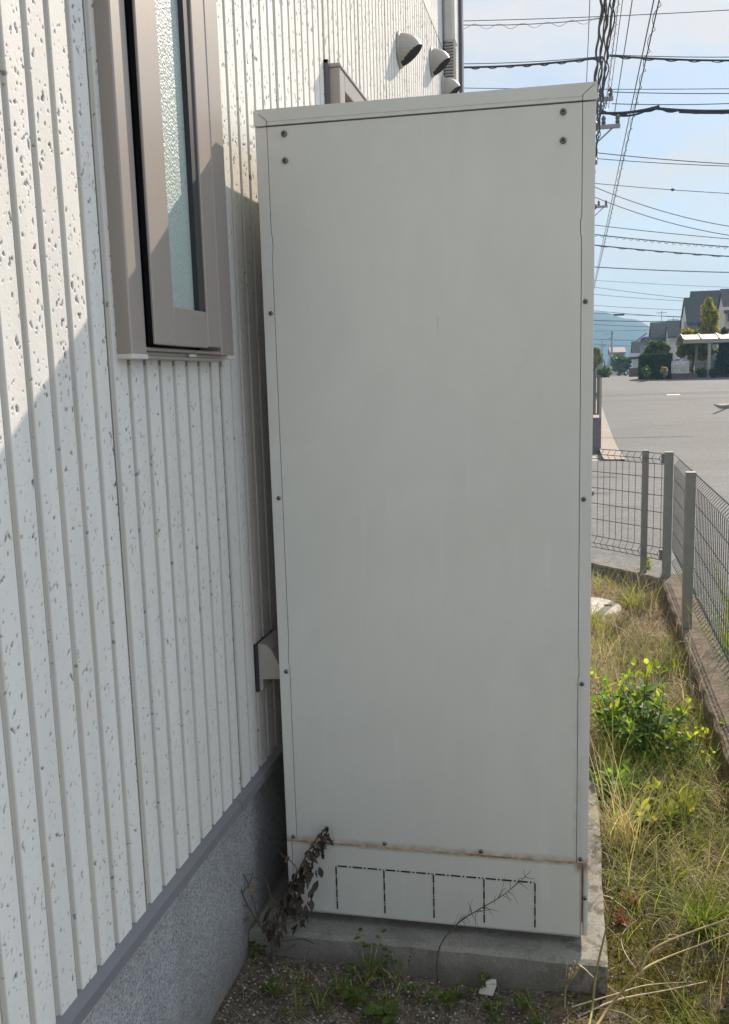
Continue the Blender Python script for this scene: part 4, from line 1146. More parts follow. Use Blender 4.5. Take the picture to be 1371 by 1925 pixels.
# dead weed left of the slab front
dw = empty('dead_weed', tuple(Zp(515, 1815, -.09)), 'withered dark brown weed with drooping leaves leaning on the left of the cabinet', 'dead weed')
YD = -.075
main = [at(u, v, YD + d) for u, v, d in ((515, 1818, 0), (513, 1765, .01), (530, 1705, .02), (546, 1668, .03), (566, 1628, .04), (585, 1592, .045), (603, 1568, .05), (615, 1554, .05))]
b = MB(); path = smooth_path(main, 6); b.tube(path, [.0032 * (1 - .65 * i / (len(path) - 1)) for i in range(len(path))], 6)
side = [[(513, 1765), (490, 1742), (468, 1705), (456, 1678), (447, 1640)], [(490, 1742), (475, 1690), (462, 1650), (450, 1640)], [(468, 1705), (452, 1700), (440, 1698)],
        [(530, 1705), (512, 1690), (500, 1655), (478, 1650)], [(552, 1655), (558, 1632), (538, 1612), (528, 1604)], [(520, 1735), (545, 1735), (568, 1725), (580, 1712)],
        [(520, 1770), (545, 1768), (572, 1766), (590, 1774)], [(517, 1790), (540, 1785), (556, 1776)], [(513, 1765), (505, 1720), (520, 1700)], [(456, 1678), (470, 1660), (476, 1640)]]
for s_ in side: b.tube(smooth_path([at(u, v, YD + .01 * (i % 3)) for i, (u, v) in enumerate(s_)], 5), .0012, 5)
b.build('stem', MAT['dead_stem'], dw, True)
L = []; r_ = random.Random(4)
def droop_leaf(u, v, ln, wd, yy=None, tn=None, dirn=None):
    p = at(u, v, (yy if yy is not None else YD + r_.uniform(-.02, .04)))
    d = dirn or (r_.uniform(-.6, .6), r_.uniform(-.5, .3), r_.uniform(-1.2, -.5))
    L.append((p, d, (r_.uniform(-1, 1), -1, r_.uniform(-.4, .4)), ln, wd, r_.uniform(0, .75) if tn is None else tn, r_.uniform(.2, .7), r_.uniform(-.5, .5)))
for k in range(190):
    q = r_.random() ** .85; i = int((.30 + .68 * q) * (len(path) - 1)); p = path[i]
    ln = r_.uniform(.007, .028) * (1.15 - .6 * q)
    d = (r_.uniform(-.35, .9), r_.uniform(-.6, .2), r_.uniform(-1.3, -.35))
    L.append((p + np.array([r_.uniform(-.006, .018), r_.uniform(-.02, .01), r_.uniform(-.02, .006)]), d, (r_.uniform(-1, 1), -1, r_.uniform(-.4, .4)), ln, ln * r_.uniform(.28, .55), r_.uniform(0, 1) ** 1.5, r_.uniform(.3, 1.1), r_.uniform(-.9, .9)))
for u, v in ((590, 1668), (598, 1655), (600, 1630), (585, 1690), (575, 1700), (568, 1690), (560, 1700), (590, 1640), (572, 1660)):
    droop_leaf(u, v, .026, .012); droop_leaf(u - 5, v + 4, .018, .008)
for u, v in ((510, 1740), (516, 1720), (528, 1745), (532, 1730), (540, 1700), (505, 1712), (522, 1760), (548, 1690), (556, 1712), (530, 1690), (536, 1715), (560, 1735), (575, 1728), (500, 1735), (512, 1750)):
    droop_leaf(u, v, .026, .011); droop_leaf(u + 4, v - 6, .022, .008); droop_leaf(u - 5, v + 5, .018, .007)
for u, v, tn in ((478, 1662, .9), (470, 1668, .95), (455, 1700, .9), (512, 1738, 1.0), (518, 1775, .95), (467, 1720, .8), (450, 1702, .85), (545, 1610, .7), (530, 1606, .7)):
    droop_leaf(u, v, .016, .009, None, tn)
leaves('withered_leaves', L, MAT['dead_leaf'], dw)
# thin dead twig before the plinth
dt = empty('dead_twig', tuple(Zp(822, 1832, -.09)), 'thin bare brown twig curving up in front of the slotted plinth', 'dead twig')
b = MB(); mp = [at(u, v, y_) for u, v, y_ in ((823, 1850, -.075), (823, 1800, -.075), (833, 1768, -.07), (862, 1735, -.065), (900, 1710, -.055), (935, 1690, -.05), (965, 1668, -.045), (998, 1638, -.04))]
pth = smooth_path(mp, 6); b.tube(pth, [.0019 * (1 - .75 * i / (len(pth) - 1)) for i in range(len(pth))], 5)
for k in range(34):
    i = int(len(pth) * (.35 + .62 * r_.random())); i = min(i, len(pth) - 1); p = np.array(pth[i]); d = np.array([r_.uniform(-.3, 1), r_.uniform(-.4, .2), r_.uniform(-.8, 1)]); d /= np.linalg.norm(d)
    ln = r_.uniform(.012, .042); q1 = p + d * ln * .5 + np.array([0, 0, .004]); q2 = p + d * ln + np.array([0, 0, r_.uniform(-.006, .012)])
    b.tube([p, q1, q2], [.0007, .0005, .0003], 4)
b.build('stem', MAT['dead_stem'], dt, True)
# small green weeds at the front
def small_weed(u, v, h, n, label, seed, mat='weed_leaf', ll=.024, lw=.015):
    p = Zp(u, v, -.092); r = random.Random(seed)
    root = empty('small_weed', tuple(p), label, 'small weed', 'small weeds before the slab'); sb = MB(); L = []
    for k in range(n):
        a = r.uniform(0, 6.28); hh = h * r.uniform(.4, 1); rr = h * r.uniform(.1, .55)
        e = np.array([p[0] + rr * math.cos(a), p[1] + rr * math.sin(a), yz(p[0], p[1]) + hh]); s0 = np.array([p[0], p[1], yz(p[0], p[1]) - .005])
        sb.tube([s0, (s0 + e) / 2 + np.array([0, 0, .006]), e], .0009, 4)
        for q in range(4):
            az = a + q * 1.6 + r.uniform(-.4, .4); el = r.uniform(-.1, .7)
            L.append((e - np.array([0, 0, hh * .12 * q]), (math.cos(az), math.sin(az), math.sin(el)), (0, -.3, 1), ll * r.uniform(.6, 1.2), lw * r.uniform(.7, 1.1), r.random(), .2, .2))
    sb.build('stem', MAT['green_stalk'], root, True); leaves('foliage', L, MAT[mat], root)
small_weed(518, 1885, .042, 10, 'small round leaved weed on gravel near the foundation', 1, ll=.013, lw=.009)
small_weed(482, 1810, .03, 5, 'tiny green weed in the corner between foundation and slab', 2, ll=.013, lw=.008)
small_weed(640, 1890, .055, 8, 'thin weed left of centre before the slab', 3, ll=.012, lw=.006)
small_weed(668, 1900, .055, 10, 'broad leaved weed in the middle foreground before the slab', 4, ll=.018, lw=.011)
small_weed(720, 1925, .045, 8, 'dark low weed at the bottom picture edge', 5, ll=.022, lw=.014)
small_weed(752, 1858, .085, 7, 'thin upright weed touching the slab front at mid width', 6, ll=.012, lw=.006)
small_weed(705, 1845, .05, 6, 'small weed growing just against the slab front', 7, ll=.013, lw=.007)
small_weed(905, 1868, .045, 6, 'small weed beside the white plastic bit', 8, ll=.014, lw=.007)
small_weed(930, 1915, .045, 8, 'green ground weed below the white plastic bit', 9, ll=.017, lw=.007)
small_weed(985, 1895, .04, 6, 'low weed between the plastic bit and the slab corner', 10, ll=.014, lw=.007)
for i_, (u_, v_, h_, lab_) in enumerate(((575, 1880, .07, 'wispy weed stem left of the middle before the slab'), (600, 1915, .05, 'low dull weed at the bottom edge left of the middle'),
        (690, 1870, .10, 'tallest thin weed before the slab'), (735, 1905, .06, 'weed with narrow leaves near the bottom edge'), (790, 1880, .05, 'dull weed below the dead twig'),
        (850, 1895, .05, 'dark weed between the twig and the plastic bit'), (560, 1925, .05, 'weed at the bottom edge near the foundation'), (1010, 1925, .06, 'weed at the bottom edge below the slab corner'))):
    small_weed(u_, v_, h_, 6 + i_ % 4, lab_, 30 + i_, ll=.010 + .003 * (i_ % 3), lw=.005 + .002 * (i_ % 3))
# dry seed head weed by the slab corner
stalk('seed_weed', [Zp(1062, 1900, -.09), at(1064, 1860, -.10), at(1078, 1838, -.10), at(1092, 1818, -.10)], .0016, MAT['stalk'], 'short dry weed with pale seed heads at the slab corner', 'dry weed',
      extra=lambda b: [b.tube([at(1064 + dx * .4, 1850, -.10), at(1070 + dx, 1822 + dy, -.10)], .0008, 4) and b.lathe([(.0004, 0), (.0028, .002), (.0028, .005), (.0006, .008)], at(1070 + dx, 1822 + dy, -.10), (0, 0, 1), 6)
                       for dx, dy in ((-4, -6), (2, 4), (10, -10), (14, 2), (6, 10), (18, -4), (0, 14))])
# litter
p = Zp(922, 1864, -.085)
b = MB(); b.lathe([(.006, 0), (.0068, .002), (.0068, .020), (.006, .023)], (p[0] - .012, p[1] + .01, p[2] + .010), (1, .15, .05), 10)
b.add([(p[0] - .022, p[1] - .012, p[2] + .003), (p[0] + .006, p[1] - .016, p[2] + .004), (p[0] + .012, p[1] + .004, p[2] + .012), (p[0] - .018, p[1] + .006, p[2] + .010),
       (p[0] - .022, p[1] - .012, p[2] + .001), (p[0] + .006, p[1] - .016, p[2] + .002), (p[0] + .012, p[1] + .004, p[2] + .010), (p[0] - .018, p[1] + .006, p[2] + .008)],
      [(0, 1, 2, 3), (7, 6, 5, 4), (0, 4, 5, 1), (1, 5, 6, 2), (2, 6, 7, 3), (3, 7, 4, 0)])
tag(b.build('plastic_litter', MAT['litter']), 'small crumpled whitish plastic bit lying on the soil before the slab', 'litter')
# round stone cover in the grass
p = Zp(1166, 1160, -.075)
b = MB(); R0 = .20; b.lathe([(R0, 0), (R0, .04), (R0 - .008, .046), (R0 - .03, .047), (.02, .048)], (.642, 2.92, -.105), (0, 0, 1), 48)
rc = b.build('drain_cover', MAT['stone_white'], None, False); tag(rc, 'pale round stone drain cover half hidden behind the cabinet in the grass', 'drain cover')
b = MB(); b.box(p[0] - .075, p[0] - .035, 2.91, 2.94, -.062, -.0560, 0, .002); b.build('lifting_hole', MAT['dark'], rc)

# ------------------------------------------------------------------ beyond the yard
# gate and block wall of the neighbour across the street
GY = 17.0; gz = float(land(GY))
bw = empty('block_wall', (.4, GY, gz), 'low dark grey block wall with a bronze slatted gate screen across the street', 'wall')
b = MB()
for c_ in range(4):
    for k in range(5):
        x1 = 1.135 - k * .4 - (.2 if c_ % 2 else 0)
        b.box(x1 - .395, min(x1, 1.135) - .002, GY, GY + .12, gz - .05 + c_ * .172, gz - .05 + c_ * .172 + .166)
b.box(-.9, 1.133, GY + .004, GY + .116, gz - .2, gz + .63); b.build('block_courses', MAT['block'], bw)
b = MB()
for k in range(14):
    x1 = 1.128 - k * .105; b.box(x1 - .088, x1, GY + .03, GY + .06, gz + .72, gz + 1.44, 0, .004)
b.box(-.4, 1.132, GY + .02, GY + .07, gz + 1.44, gz + 1.475); b.box(-.4, 1.132, GY + .024, GY + .066, gz + .69, gz + .72); b.build('slat_screen', MAT['gate'], bw)
b = MB()
for x in (1.09, .3): b.box(x, x + .045, GY + .02, GY + .07, gz + .6, gz + 1.45)
b.build('screen_post', MAT['alu'], bw)
# paved margin in front of that wall
b = MB()
ys_ = np.arange(14.2, 30, .5)
P = []; 
for y in ys_: P += [(1.10, y, land(y) + .012), (1.47, y, land(y) + .012)]
Fm = [(2 * i, 2 * i + 1, 2 * i + 3, 2 * i + 2) for i in range(len(ys_) - 1)]
tag(link_mesh('pavement', P, Fm, MAT['curb']), kind='structure')

# houses
def gabled(parent, x0, x1, y0, y1, zg, eave, ridge, wall, roof, over=.5, name='wall', thick=.18, rname='roof', gov=.12):
    """ridge along x"""
    ym = (y0 + y1) / 2
    b = MB(); b.prism([(y0, zg), (y1, zg), (y1, eave), (ym, ridge - .12), (y0, eave)], 'x', x0, x1); b.build(name, wall, parent)
    sl = (ridge - eave) / (ym - y0); ed = eave - sl * over
    b = MB()
    b.prism([(y0 - over, ed), (ym, ridge), (ym, ridge + thick), (y0 - over, ed + thick)], 'x', x0 - gov, x1 + gov)
    b.prism([(ym, ridge), (y1 + over, ed), (y1 + over, ed + thick), (ym, ridge + thick)], 'x', x0 - gov, x1 + gov)
    return b.build(rname, roof, parent)
def window(parent, x0, x1, y, z0, z1, gable=False):
    fr = .07
    b = MB()
    if not gable:
        b.box(x0, x1, y - .05, y - .003, z0, z0 + fr); b.box(x0, x1, y - .05, y - .003, z1 - fr, z1)
        b.box(x0, x0 + fr, y - .05, y - .003, z0 + fr, z1 - fr); b.box(x1 - fr, x1, y - .05, y - .003, z0 + fr, z1 - fr)
        o = b.build('window', MAT['alu'], parent); g = MB(); g.box(x0 + fr, x1 - fr, y - .03, y - .004, z0 + fr, z1 - fr); g.build('pane', MAT['win'], o)
    else:                                 # on a wall facing -x: x0,x1 are y values, y is the wall x
        b.box(y - .05, y - .003, x0, x1, z0, z0 + fr); b.box(y - .05, y - .003, x0, x1, z1 - fr, z1)
        b.box(y - .05, y - .003, x0, x0 + fr, z0 + fr, z1 - fr); b.box(y - .05, y - .003, x1 - fr, x1, z0 + fr, z1 - fr)
        o = b.build('window', MAT['alu'], parent); g = MB(); g.box(y - .03, y - .004, x0 + fr, x1 - fr, z0 + fr, z1 - fr); g.build('pane', MAT['win'], o)
def hx(u, v, y): return at(u, v, y)[0]
def hz(u, v, y): return at(u, v, y)[2]
# big dark roofed house
Y = 74.0; zg = float(land(Y))
hA = empty('dark_roof_house', (hx(1300, 700, Y), Y, zg), 'large two storey grey house with steep dark slate roof beyond the carport', 'house', 'houses beyond the road')
x0, x1 = hx(1293, 600, Y), hx(1470, 600, Y)
gabled(hA, x0, x1, Y, Y + 4.0, zg, hz(1310, 600, Y), hz(1310, 563, Y + 2), MAT['render_grey'], MAT['slate'], .55)
gabled(hA, hx(1306, 600, Y + 2), x1 + 1, Y + 2.2, Y + 6.4, zg, hz(1310, 596, Y + 2), hz(1330, 550, Y + 4), MAT['render_grey'], MAT['slate'], .5, 'rear_wing_wall', .18, 'rear_wing_roof')
b = MB(); ym = Y + 2; b.prism([(Y + .02, hz(1310, 602, Y)), (Y + 3.98, hz(1310, 602, Y)), (ym, hz(1310, 567, Y + 2))], 'x', x0 - .03, x0 - .003); b.build('gable_face', MAT['render_white'], hA)
window(hA, Y + 1.4, Y + 2.6, x0 - .03, hz(1300, 640, Y), hz(1300, 612, Y), True)
window(hA, hx(1350, 610, Y), hx(1362, 610, Y), Y, hz(1355, 620, Y), hz(1355, 604, Y))
window(hA, hx(1310, 610, Y), hx(1320, 610, Y), Y, hz(1315, 622, Y), hz(1315, 604, Y))
b = MB(); b.box(x0 - .5, x0 - .3, Y - .42, Y - .3, zg, hz(1297, 598, Y)); b.build('downpipe', MAT['render_white'], hA)
# middle house
Y = 88.0; zg = float(land(Y))
hB = empty('grey_roof_house', (hx(1240, 700, Y), Y, zg), 'two storey brown house with grey gabled roofs left of the dark roofed house', 'house', 'houses beyond the road')
x0, x1 = hx(1226, 640, Y), hx(1268, 640, Y)
gabled(hB, x0, x1, Y, Y + 2.2, zg, hz(1240, 628, Y), hz(1240, 609, Y + 1.1), MAT['render_brown'], MAT['roof_grey'], .5)
gabled(hB, hx(1256, 640, Y - 2), hx(1289, 640, Y - 2), Y - 2.5, Y - .2, zg, hz(1265, 627, Y - 2), hz(1280, 606, Y - 1), MAT['render_white'], MAT['roof_grey'], .5, 'front_wing_wall', .18, 'front_wing_roof')
b = MB(); xl = hx(1200, 637, Y); b.add([(xl, Y - .6, hz(1200, 638, Y)), (x0 - .52, Y - .6, hz(1226, 625, Y)), (x0 - .52, Y + 6, hz(1226, 625, Y)), (xl, Y + 6, hz(1200, 638, Y)),
    (xl, Y - .6, hz(1200, 640, Y)), (x0 - .52, Y - .6, hz(1226, 627, Y)), (x0 - .52, Y + 6, hz(1226, 627, Y)), (xl, Y + 6, hz(1200, 640, Y))],
    [(0, 1, 2, 3), (7, 6, 5, 4), (0, 4, 5, 1), (1, 5, 6, 2), (2, 6, 7, 3), (3, 7, 4, 0)]); b.build('lean_to_roof', MAT['roof_grey'], hB)
b = MB(); b.box(hx(1212, 640, Y), x0 - .01, Y + .3, Y + 5.6, zg, hz(1218, 633, Y)); b.build('side_wall', MAT['render_grey'], hB)
b = MB(); b.box(x0 + .4, x1 - .4, Y - .9, Y - .01, hz(1240, 653, Y), hz(1240, 643, Y)); b.build('balcony', MAT['render_cream'], hB)
window(hB, hx(1241, 640, Y), hx(1252, 640, Y), Y, hz(1240, 642, Y), hz(1240, 630, Y))
window(hB, hx(1229, 640, Y), hx(1234, 640, Y), Y, hz(1240, 641, Y), hz(1240, 631, Y))
# small pale house
Y = 100.0; zg = float(land(Y))
hC = empty('pale_house', (hx(1198, 700, Y), Y, zg), 'small pale house with grey roof seen low between hedge and left carport', 'house', 'houses beyond the road')
gabled(hC, hx(1190, 660, Y), hx(1213, 660, Y), Y, Y + 1.9, zg, hz(1200, 658, Y), hz(1200, 645, Y + 1), MAT['render_white'], MAT['roof_grey'], .5)
window(hC, hx(1196, 660, Y), hx(1202, 660, Y), Y, hz(1200, 669, Y), hz(1200, 661, Y))
b = MB(); b.box(hx(1184, 670, Y - 1), hx(1206, 670, Y - 1), Y - 1.2, Y - .02, hz(1195, 672, Y), hz(1195, 664, Y)); b.build('balcony', MAT['render_white'], hC)
Y = 130.0; zg = float(land(Y))
hD = empty('tan_roof_house', (hx(1160, 690, Y), Y, zg), 'far low house with tan tiled roof at the end of the road', 'house', 'houses beyond the road')
gabled(hD, hx(1148, 680, Y), hx(1175, 680, Y), Y, Y + 7, zg, hz(1160, 663, Y), hz(1160, 655, Y + 3), MAT['render_grey'], MAT['roof_tan'], .6)
window(hD, hx(1153, 680, Y), hx(1160, 680, Y), Y, hz(1160, 676, Y), hz(1160, 668, Y))
Y = 120.0; zg = float(land(Y))
hF = empty('blue_grey_house', (hx(1128, 690, Y), Y, zg), 'far dark blue grey house beside the round tree at the cabinet edge', 'house', 'houses beyond the road')
gabled(hF, hx(1112, 680, Y), hx(1132, 680, Y), Y, Y + 1.6, zg, hz(1125, 676, Y), hz(1125, 667, Y + .8), MAT['render_grey'], MAT['slate'], .5)
window(hF, hx(1120, 680, Y), hx(1126, 680, Y), Y, hz(1125, 688, Y), hz(1125, 680, Y))
# cream house at the right edge
Y = 62.0; zg = float(land(Y))
hE = empty('cream_house', (hx(1375, 700, Y), Y, zg), 'cream rendered house with pale eaves cut by the right picture edge', 'house', 'houses beyond the road')
x0, x1 = hx(1362, 620, Y), hx(1500, 620, Y)
gabled(hE, x0, x1, Y, Y + 3, zg, hz(1365, 580, Y), hz(1365, 548, Y + 1.5), MAT['render_cream'], MAT['roof_grey'], .42)
b = MB(); b.box(x0 - .42, x1, Y - .46, Y - .40, hz(1360, 584, Y), hz(1360, 578, Y)); b.build('gutter', MAT['render_white'], hE)
window(hE, hx(1366, 600, Y), hx(1385, 600, Y), Y, hz(1366, 606, Y), hz(1366, 588, Y))
b = MB(); b.prism([(Y - 2.4, hz(1350, 632, Y)), (Y - .01, hz(1350, 618, Y)), (Y - .01, hz(1350, 622, Y)), (Y - 2.4, hz(1350, 636, Y))], 'x', hx(1343, 625, Y), x1); b.build('lower_roof', MAT['roof_tan'], hE)
# curved carport
Y = 46.0; zg = float(land(Y))
cpA = empty('curved_carport', (hx(1330, 700, Y), Y, zg), 'carport with curved translucent roof on grey posts in front of the yellow tree', 'carport', 'carports beyond the road')
xl, xr = hx(1283, 636, Y), hx(1283, 636, Y) + 5.2
zc0, zc1 = hz(1300, 645, Y), hz(1300, 627, Y)
arc = []; ar2 = []
for k in range(11):
    u = k / 10; yy = Y - .3 + 3.2 * u; z = zc0 + (zc1 - zc0) * math.sin(math.pi * (.12 + .76 * u)) ; arc.append((yy, z)); ar2.append((yy, z - .035))
b = MB(); b.prism(arc + ar2[::-1], 'x', xl, xr); b.build('roof', MAT['poly'], cpA)
b = MB(); b.box(xl, xr, Y - .36, Y - .30, zc0 - .02, zc0 + .13); b.box(xl, xr, Y + 2.9, Y + 2.96, zc0 - .02, zc0 + .13)
for k in range(7):
    xx = xl + (xr - xl - .05) * k / 6
    b.prism([(y_, z_ + .05) for y_, z_ in arc] + [(y_, z_ - .02) for y_, z_ in ar2[::-1]], 'x', xx, xx + .05)
b.build('roof_frame', MAT['alu'], cpA)
for u in (1332, 1390):
    x = hx(u, 680, Y); b = MB(); b.box(x - .07, x + .07, Y - .28, Y - .14, zg - .1, zc0, 0, .01); b.build('post', MAT['alu'], cpA)
x = hx(1309, 680, Y + 2.6); b = MB(); b.box(x - .06, x + .06, Y + 2.6, Y + 2.72, zg - .1, zc0, 0, .01); b.build('post', MAT['alu'], cpA)
# flat carport at left
Y = 105.0; zg = float(land(Y))
cpB = empty('flat_carport', (hx(1170, 700, Y), Y, zg), 'low flat roofed carport with a white side panel left of the hedge', 'carport', 'carports beyond the road')
b = MB(); b.prism([(hx(1142, 678, Y), hz(1142, 678, Y)), (hx(1206, 673, Y), hz(1206, 673, Y)), (hx(1206, 676, Y), hz(1206, 676.5, Y)), (hx(1142, 681, Y), hz(1142, 681, Y))], 'y', Y - 14, Y - 9.5); b.build('roof', MAT['roof_grey'], cpB)
for u in (1143, 1183, 1205):
    x = hx(u, 690, Y); b = MB(); b.box(x - .07, x + .07, Y + .05, Y + .2, zg - .1, hz(u, 681 - (u - 1143) * .08, Y)); b.build('post', MAT['alu'], cpB)
b = MB(); b.box(hx(1146, 690, Y), hx(1160, 690, Y), Y + .3, Y + .36, zg + .02, hz(1150, 684, Y)); b.build('side_panel', MAT['render_white'], cpB)
b = MB(); b.box(hx(1162, 690, Y + 4), hx(1182, 690, Y + 4), Y + 4.2, Y + 4.26, hz(1170, 685, Y + 4), hz(1170, 679, Y + 4)); b.build('rear_screen', MAT['render_cream'], cpB)
Yb = 60.0
b = MB(); b.box(hx(1183, 700, Yb), hx(1207, 700, Yb), Yb, Yb + .15, float(land(Yb)) - .1, hz(1190, 692, Yb)); tag(b.build('brown_wall', MAT['brick']), 'low brown garden wall between the white car and the hedge', 'wall')
# cars
def car(loc, heading, paint, label, L=3.9, Wd=1.66, H=1.5):
    root = empty('parked_car', loc, label, 'car', 'cars parked beyond the road')
    c, s = math.cos(heading), math.sin(heading)
    def T(b):
        b.v = [(loc[0] + x * c - y * s, loc[1] + x * s + y * c, loc[2] + z) for x, y, z in b.v]; return b
    def shell(prof, w0, w1, z0):
        b = MB(); n = len(prof); vs = []
        for sgn, k in ((-1, 0), (1, 1)):
            for x, z in prof:
                w = w0 + (w1 - w0) * max(0, (z - z0)) ; vs.append((x, sgn * w / 2, z))
        fs = [tuple(range(n)), tuple(range(2 * n - 1, n - 1, -1))] + [(i, n + i, n + (i + 1) % n, (i + 1) % n) for i in range(n)]
        b.add(vs, fs); return b
    h = L / 2
    T(shell([(-h, .28), (-h + .02, .62), (-h + .10, .86), (-h + .22, .93), (h - 1.05, .93), (h - .35, .80), (h - .06, .66), (h, .45), (h - .02, .26), (-h + .06, .24)], Wd, Wd * .97, .3)).build('body', paint, root, False)
    T(shell([(-h + .12, .925), (-h + .38, 1.36), (-h + .62, H - .02), (-h + 1.5, H), (h - 1.75, H - .04), (h - 1.0, .925)], Wd * .96, Wd * .62, .93)).build('cabin', paint, root)
    b = MB()
    for sg in (-1, 1):
        b.prism([(-h + .42, .98), (-h + .62, 1.33), (h - 1.78, 1.34), (h - 1.25, .98)], 'y', sg * Wd * .435, sg * Wd * .478)
    T(b).build('side_window', MAT['win'], root)
    b = MB(); b.add([(h - 1.02, -Wd * .42, .96), (h - 1.02, Wd * .42, .96), (h - 1.70, Wd * .36, H - .08), (h - 1.70, -Wd * .36, H - .08), (h - 1.05, -Wd * .42, .93), (h - 1.05, Wd * .42, .93), (h - 1.75, Wd * .36, H - .12), (h - 1.75, -Wd * .36, H - .12)],
                    [(0, 1, 2, 3), (7, 6, 5, 4), (0, 4, 5, 1), (1, 5, 6, 2), (2, 6, 7, 3), (3, 7, 4, 0)]); T(b).build('windscreen', MAT['win'], root)
    for wx in (-h + .72, h - .78):
        for sg in (-1, 1):
            b = MB(); b.lathe([(.30, 0), (.31, .03), (.31, .16), (.30, .19)], (wx, sg * (Wd / 2 - .17), .31), (0, sg, 0), 18); w = T(b).build('wheel', MAT['tyre'], root, False)
            b = MB(); b.lathe([(.19, 0), (.17, .012)], (wx, sg * (Wd / 2 + .015), .31), (0, sg, 0), 14); T(b).build('rim', MAT['hub'], w)
    for sg in (-1, 1):
        b = MB(); b.box(h - .22, h - .03, sg * Wd * .36 - .16, sg * Wd * .36 + .16, .60, .76, 0, .02); T(b).build('headlight', MAT['lamp'], root)
    return root
Y = 108; car((hx(1186, 700, Y), Y, float(land(Y))), R(-150), MAT['car_white'], 'small white car parked under the flat carport')
Y = 84; car((hx(1279, 690, Y), Y, float(land(Y)) + .1), R(200), MAT['car_white'], 'white car behind the white railing beside the hedge', 3.4)
Y = 70; car((hx(1322, 690, Y), Y, float(land(Y)) + .2), R(200), MAT['car_dark'], 'dark car parked under the curved carport')
# white railing
Y = 45.0; zg = float(land(Y))
rl = empty('white_railing', (hx(1280, 700, Y), Y, zg), 'white garden railing on a low planter between hedge and carport', 'railing')
b = MB(); xa, xb = hx(1263, 690, Y), hx(1295, 690, Y)
n = 15
for k in range(n + 1):
    x = xa + (xb - xa) * k / n; b.box(x - .018, x + .018, Y, Y + .03, hz(1280, 701, Y), hz(1280, 680, Y))
b.box(xa, xb, Y - .005, Y + .035, hz(1280, 680, Y), hz(1280, 678.6, Y)); b.box(xa, xb, Y - .005, Y + .035, hz(1280, 701.5, Y), hz(1280, 700, Y)); b.build('baluster_panel', MAT['render_white'], rl)
b = MB(); b.box(xa, xb + .3, Y - .1, Y + .2, zg - .1, hz(1280, 702, Y)); b.build('planter_base', MAT['brick'], rl)
Y = 47.5; zg = float(land(Y))
gr = empty('grey_garden_fence', (hx(1345, 700, Y), Y, zg), 'dark grey garden fence on a brown base right of the carport post', 'fence')
b = MB(); xa, xb = hx(1311, 690, Y), hx(1400, 690, Y)
for k in range(30): x = xa + (xb - xa) * k / 29; b.box(x - .02, x + .02, Y, Y + .03, hz(1340, 694, Y), hz(1340, 679, Y))
b.box(xa, xb, Y - .004, Y + .034, hz(1340, 680, Y), hz(1340, 678, Y)); b.build('slat_panel', MAT['alu'], gr)
b = MB(); b.box(xa, xb, Y - .06, Y + .12, zg - .1, hz(1340, 695, Y)); b.build('base_wall', MAT['brick'], gr)

# trees and hedges
def crown(name, blobs, n, ls, mat, parent, seed, tone=(0, 1)):
    r = np.random.default_rng(seed); B = np.array(blobs, float)          # x y z rx ry rz
    w = (B[:, 3] * B[:, 4] * B[:, 5]) ** .66; k = r.choice(len(B), n, p=w / w.sum())
    d = r.normal(0, 1, (n, 3)); d /= np.linalg.norm(d, axis=1)[:, None]; rad = .35 + .85 * r.random(n) ** .6
    c = B[k, :3] + d * B[k, 3:] * rad[:, None]
    a = r.normal(0, 1, (n, 3)); a /= np.linalg.norm(a, axis=1)[:, None]; b_ = np.cross(a, r.normal(0, 1, (n, 3))); b_ /= np.linalg.norm(b_, axis=1)[:, None] + 1e-9
    s_ = ls * r.uniform(.5, 1.3, n)[:, None]
    V = np.stack([c - a * s_, c + b_ * s_ * .55, c + a * s_, c - b_ * s_ * .55], 1).reshape(-1, 3)
    F = np.arange(n * 4).reshape(-1, 4)
    clump = r.random(len(B))[k] * .5
    tn = np.clip(tone[0] + (tone[1] - tone[0]) * (clump + .5 * r.random(n)), 0, 1)
    return link_mesh(name, V, F, mat, parent, attrs={'tone': np.repeat(tn, 4)})
def tree(name, base, h, blobs, n, ls, mat, label, seed, trunk=.09, cat='tree', group='trees beyond the road', tone=(0, 1)):
    root = empty(name, base, label, cat, group)
    b = MB(); bx, by, bz = base
    b.tube(smooth_path([(bx, by, bz - .1), (bx + .08, by, bz + h * .35), (bx - .05, by, bz + h * .75)], 5), [trunk * (1 - .6 * i / 10) for i in range(11)], 7)
    for q in blobs[:5]: b.tube([(bx + .05, by, bz + h * .35), ((bx + q[0]) / 2, by, (bz + h * .3 + q[2]) / 2), (q[0], q[1], q[2])], [trunk * .5, trunk * .35, trunk * .12], 5)
    b.build('trunk', MAT['bark'], root, True); crown('crown', blobs, n, ls, mat, root, seed, tone); return root
def blob(u, v, Y, ru, rv, ry=None):
    p = at(u, v, Y); s_ = (Y + 1.7) / F_PX; return (p[0], p[1], p[2], ru * s_, ry if ry else ru * s_, rv * s_)
def rb_(cu, cv, Y, ru, rv, n, seed, br=.27):
    r = random.Random(seed); L = []; n = int(n * 2.2)
    for k in range(n):
        a = r.uniform(0, 6.28); q = math.sqrt(r.random()) * .82
        L.append(blob(cu + ru * q * math.cos(a), cv + rv * q * math.sin(a), Y + r.uniform(-.5, .5), ru * br * r.uniform(.7, 1.3), rv * br * r.uniform(.7, 1.3)))
    return L
Y = 50; tree('yellow_tree', (hx(1333, 700, Y), Y, float(land(Y))), 5, rb_(1334, 594, Y, 15, 32, 12, 1) + rb_(1330, 625, Y, 20, 20, 8, 2), 3600, .13, MAT['tree_yellow'], 'slender yellow green tree rising above the curved carport', 1, .08)
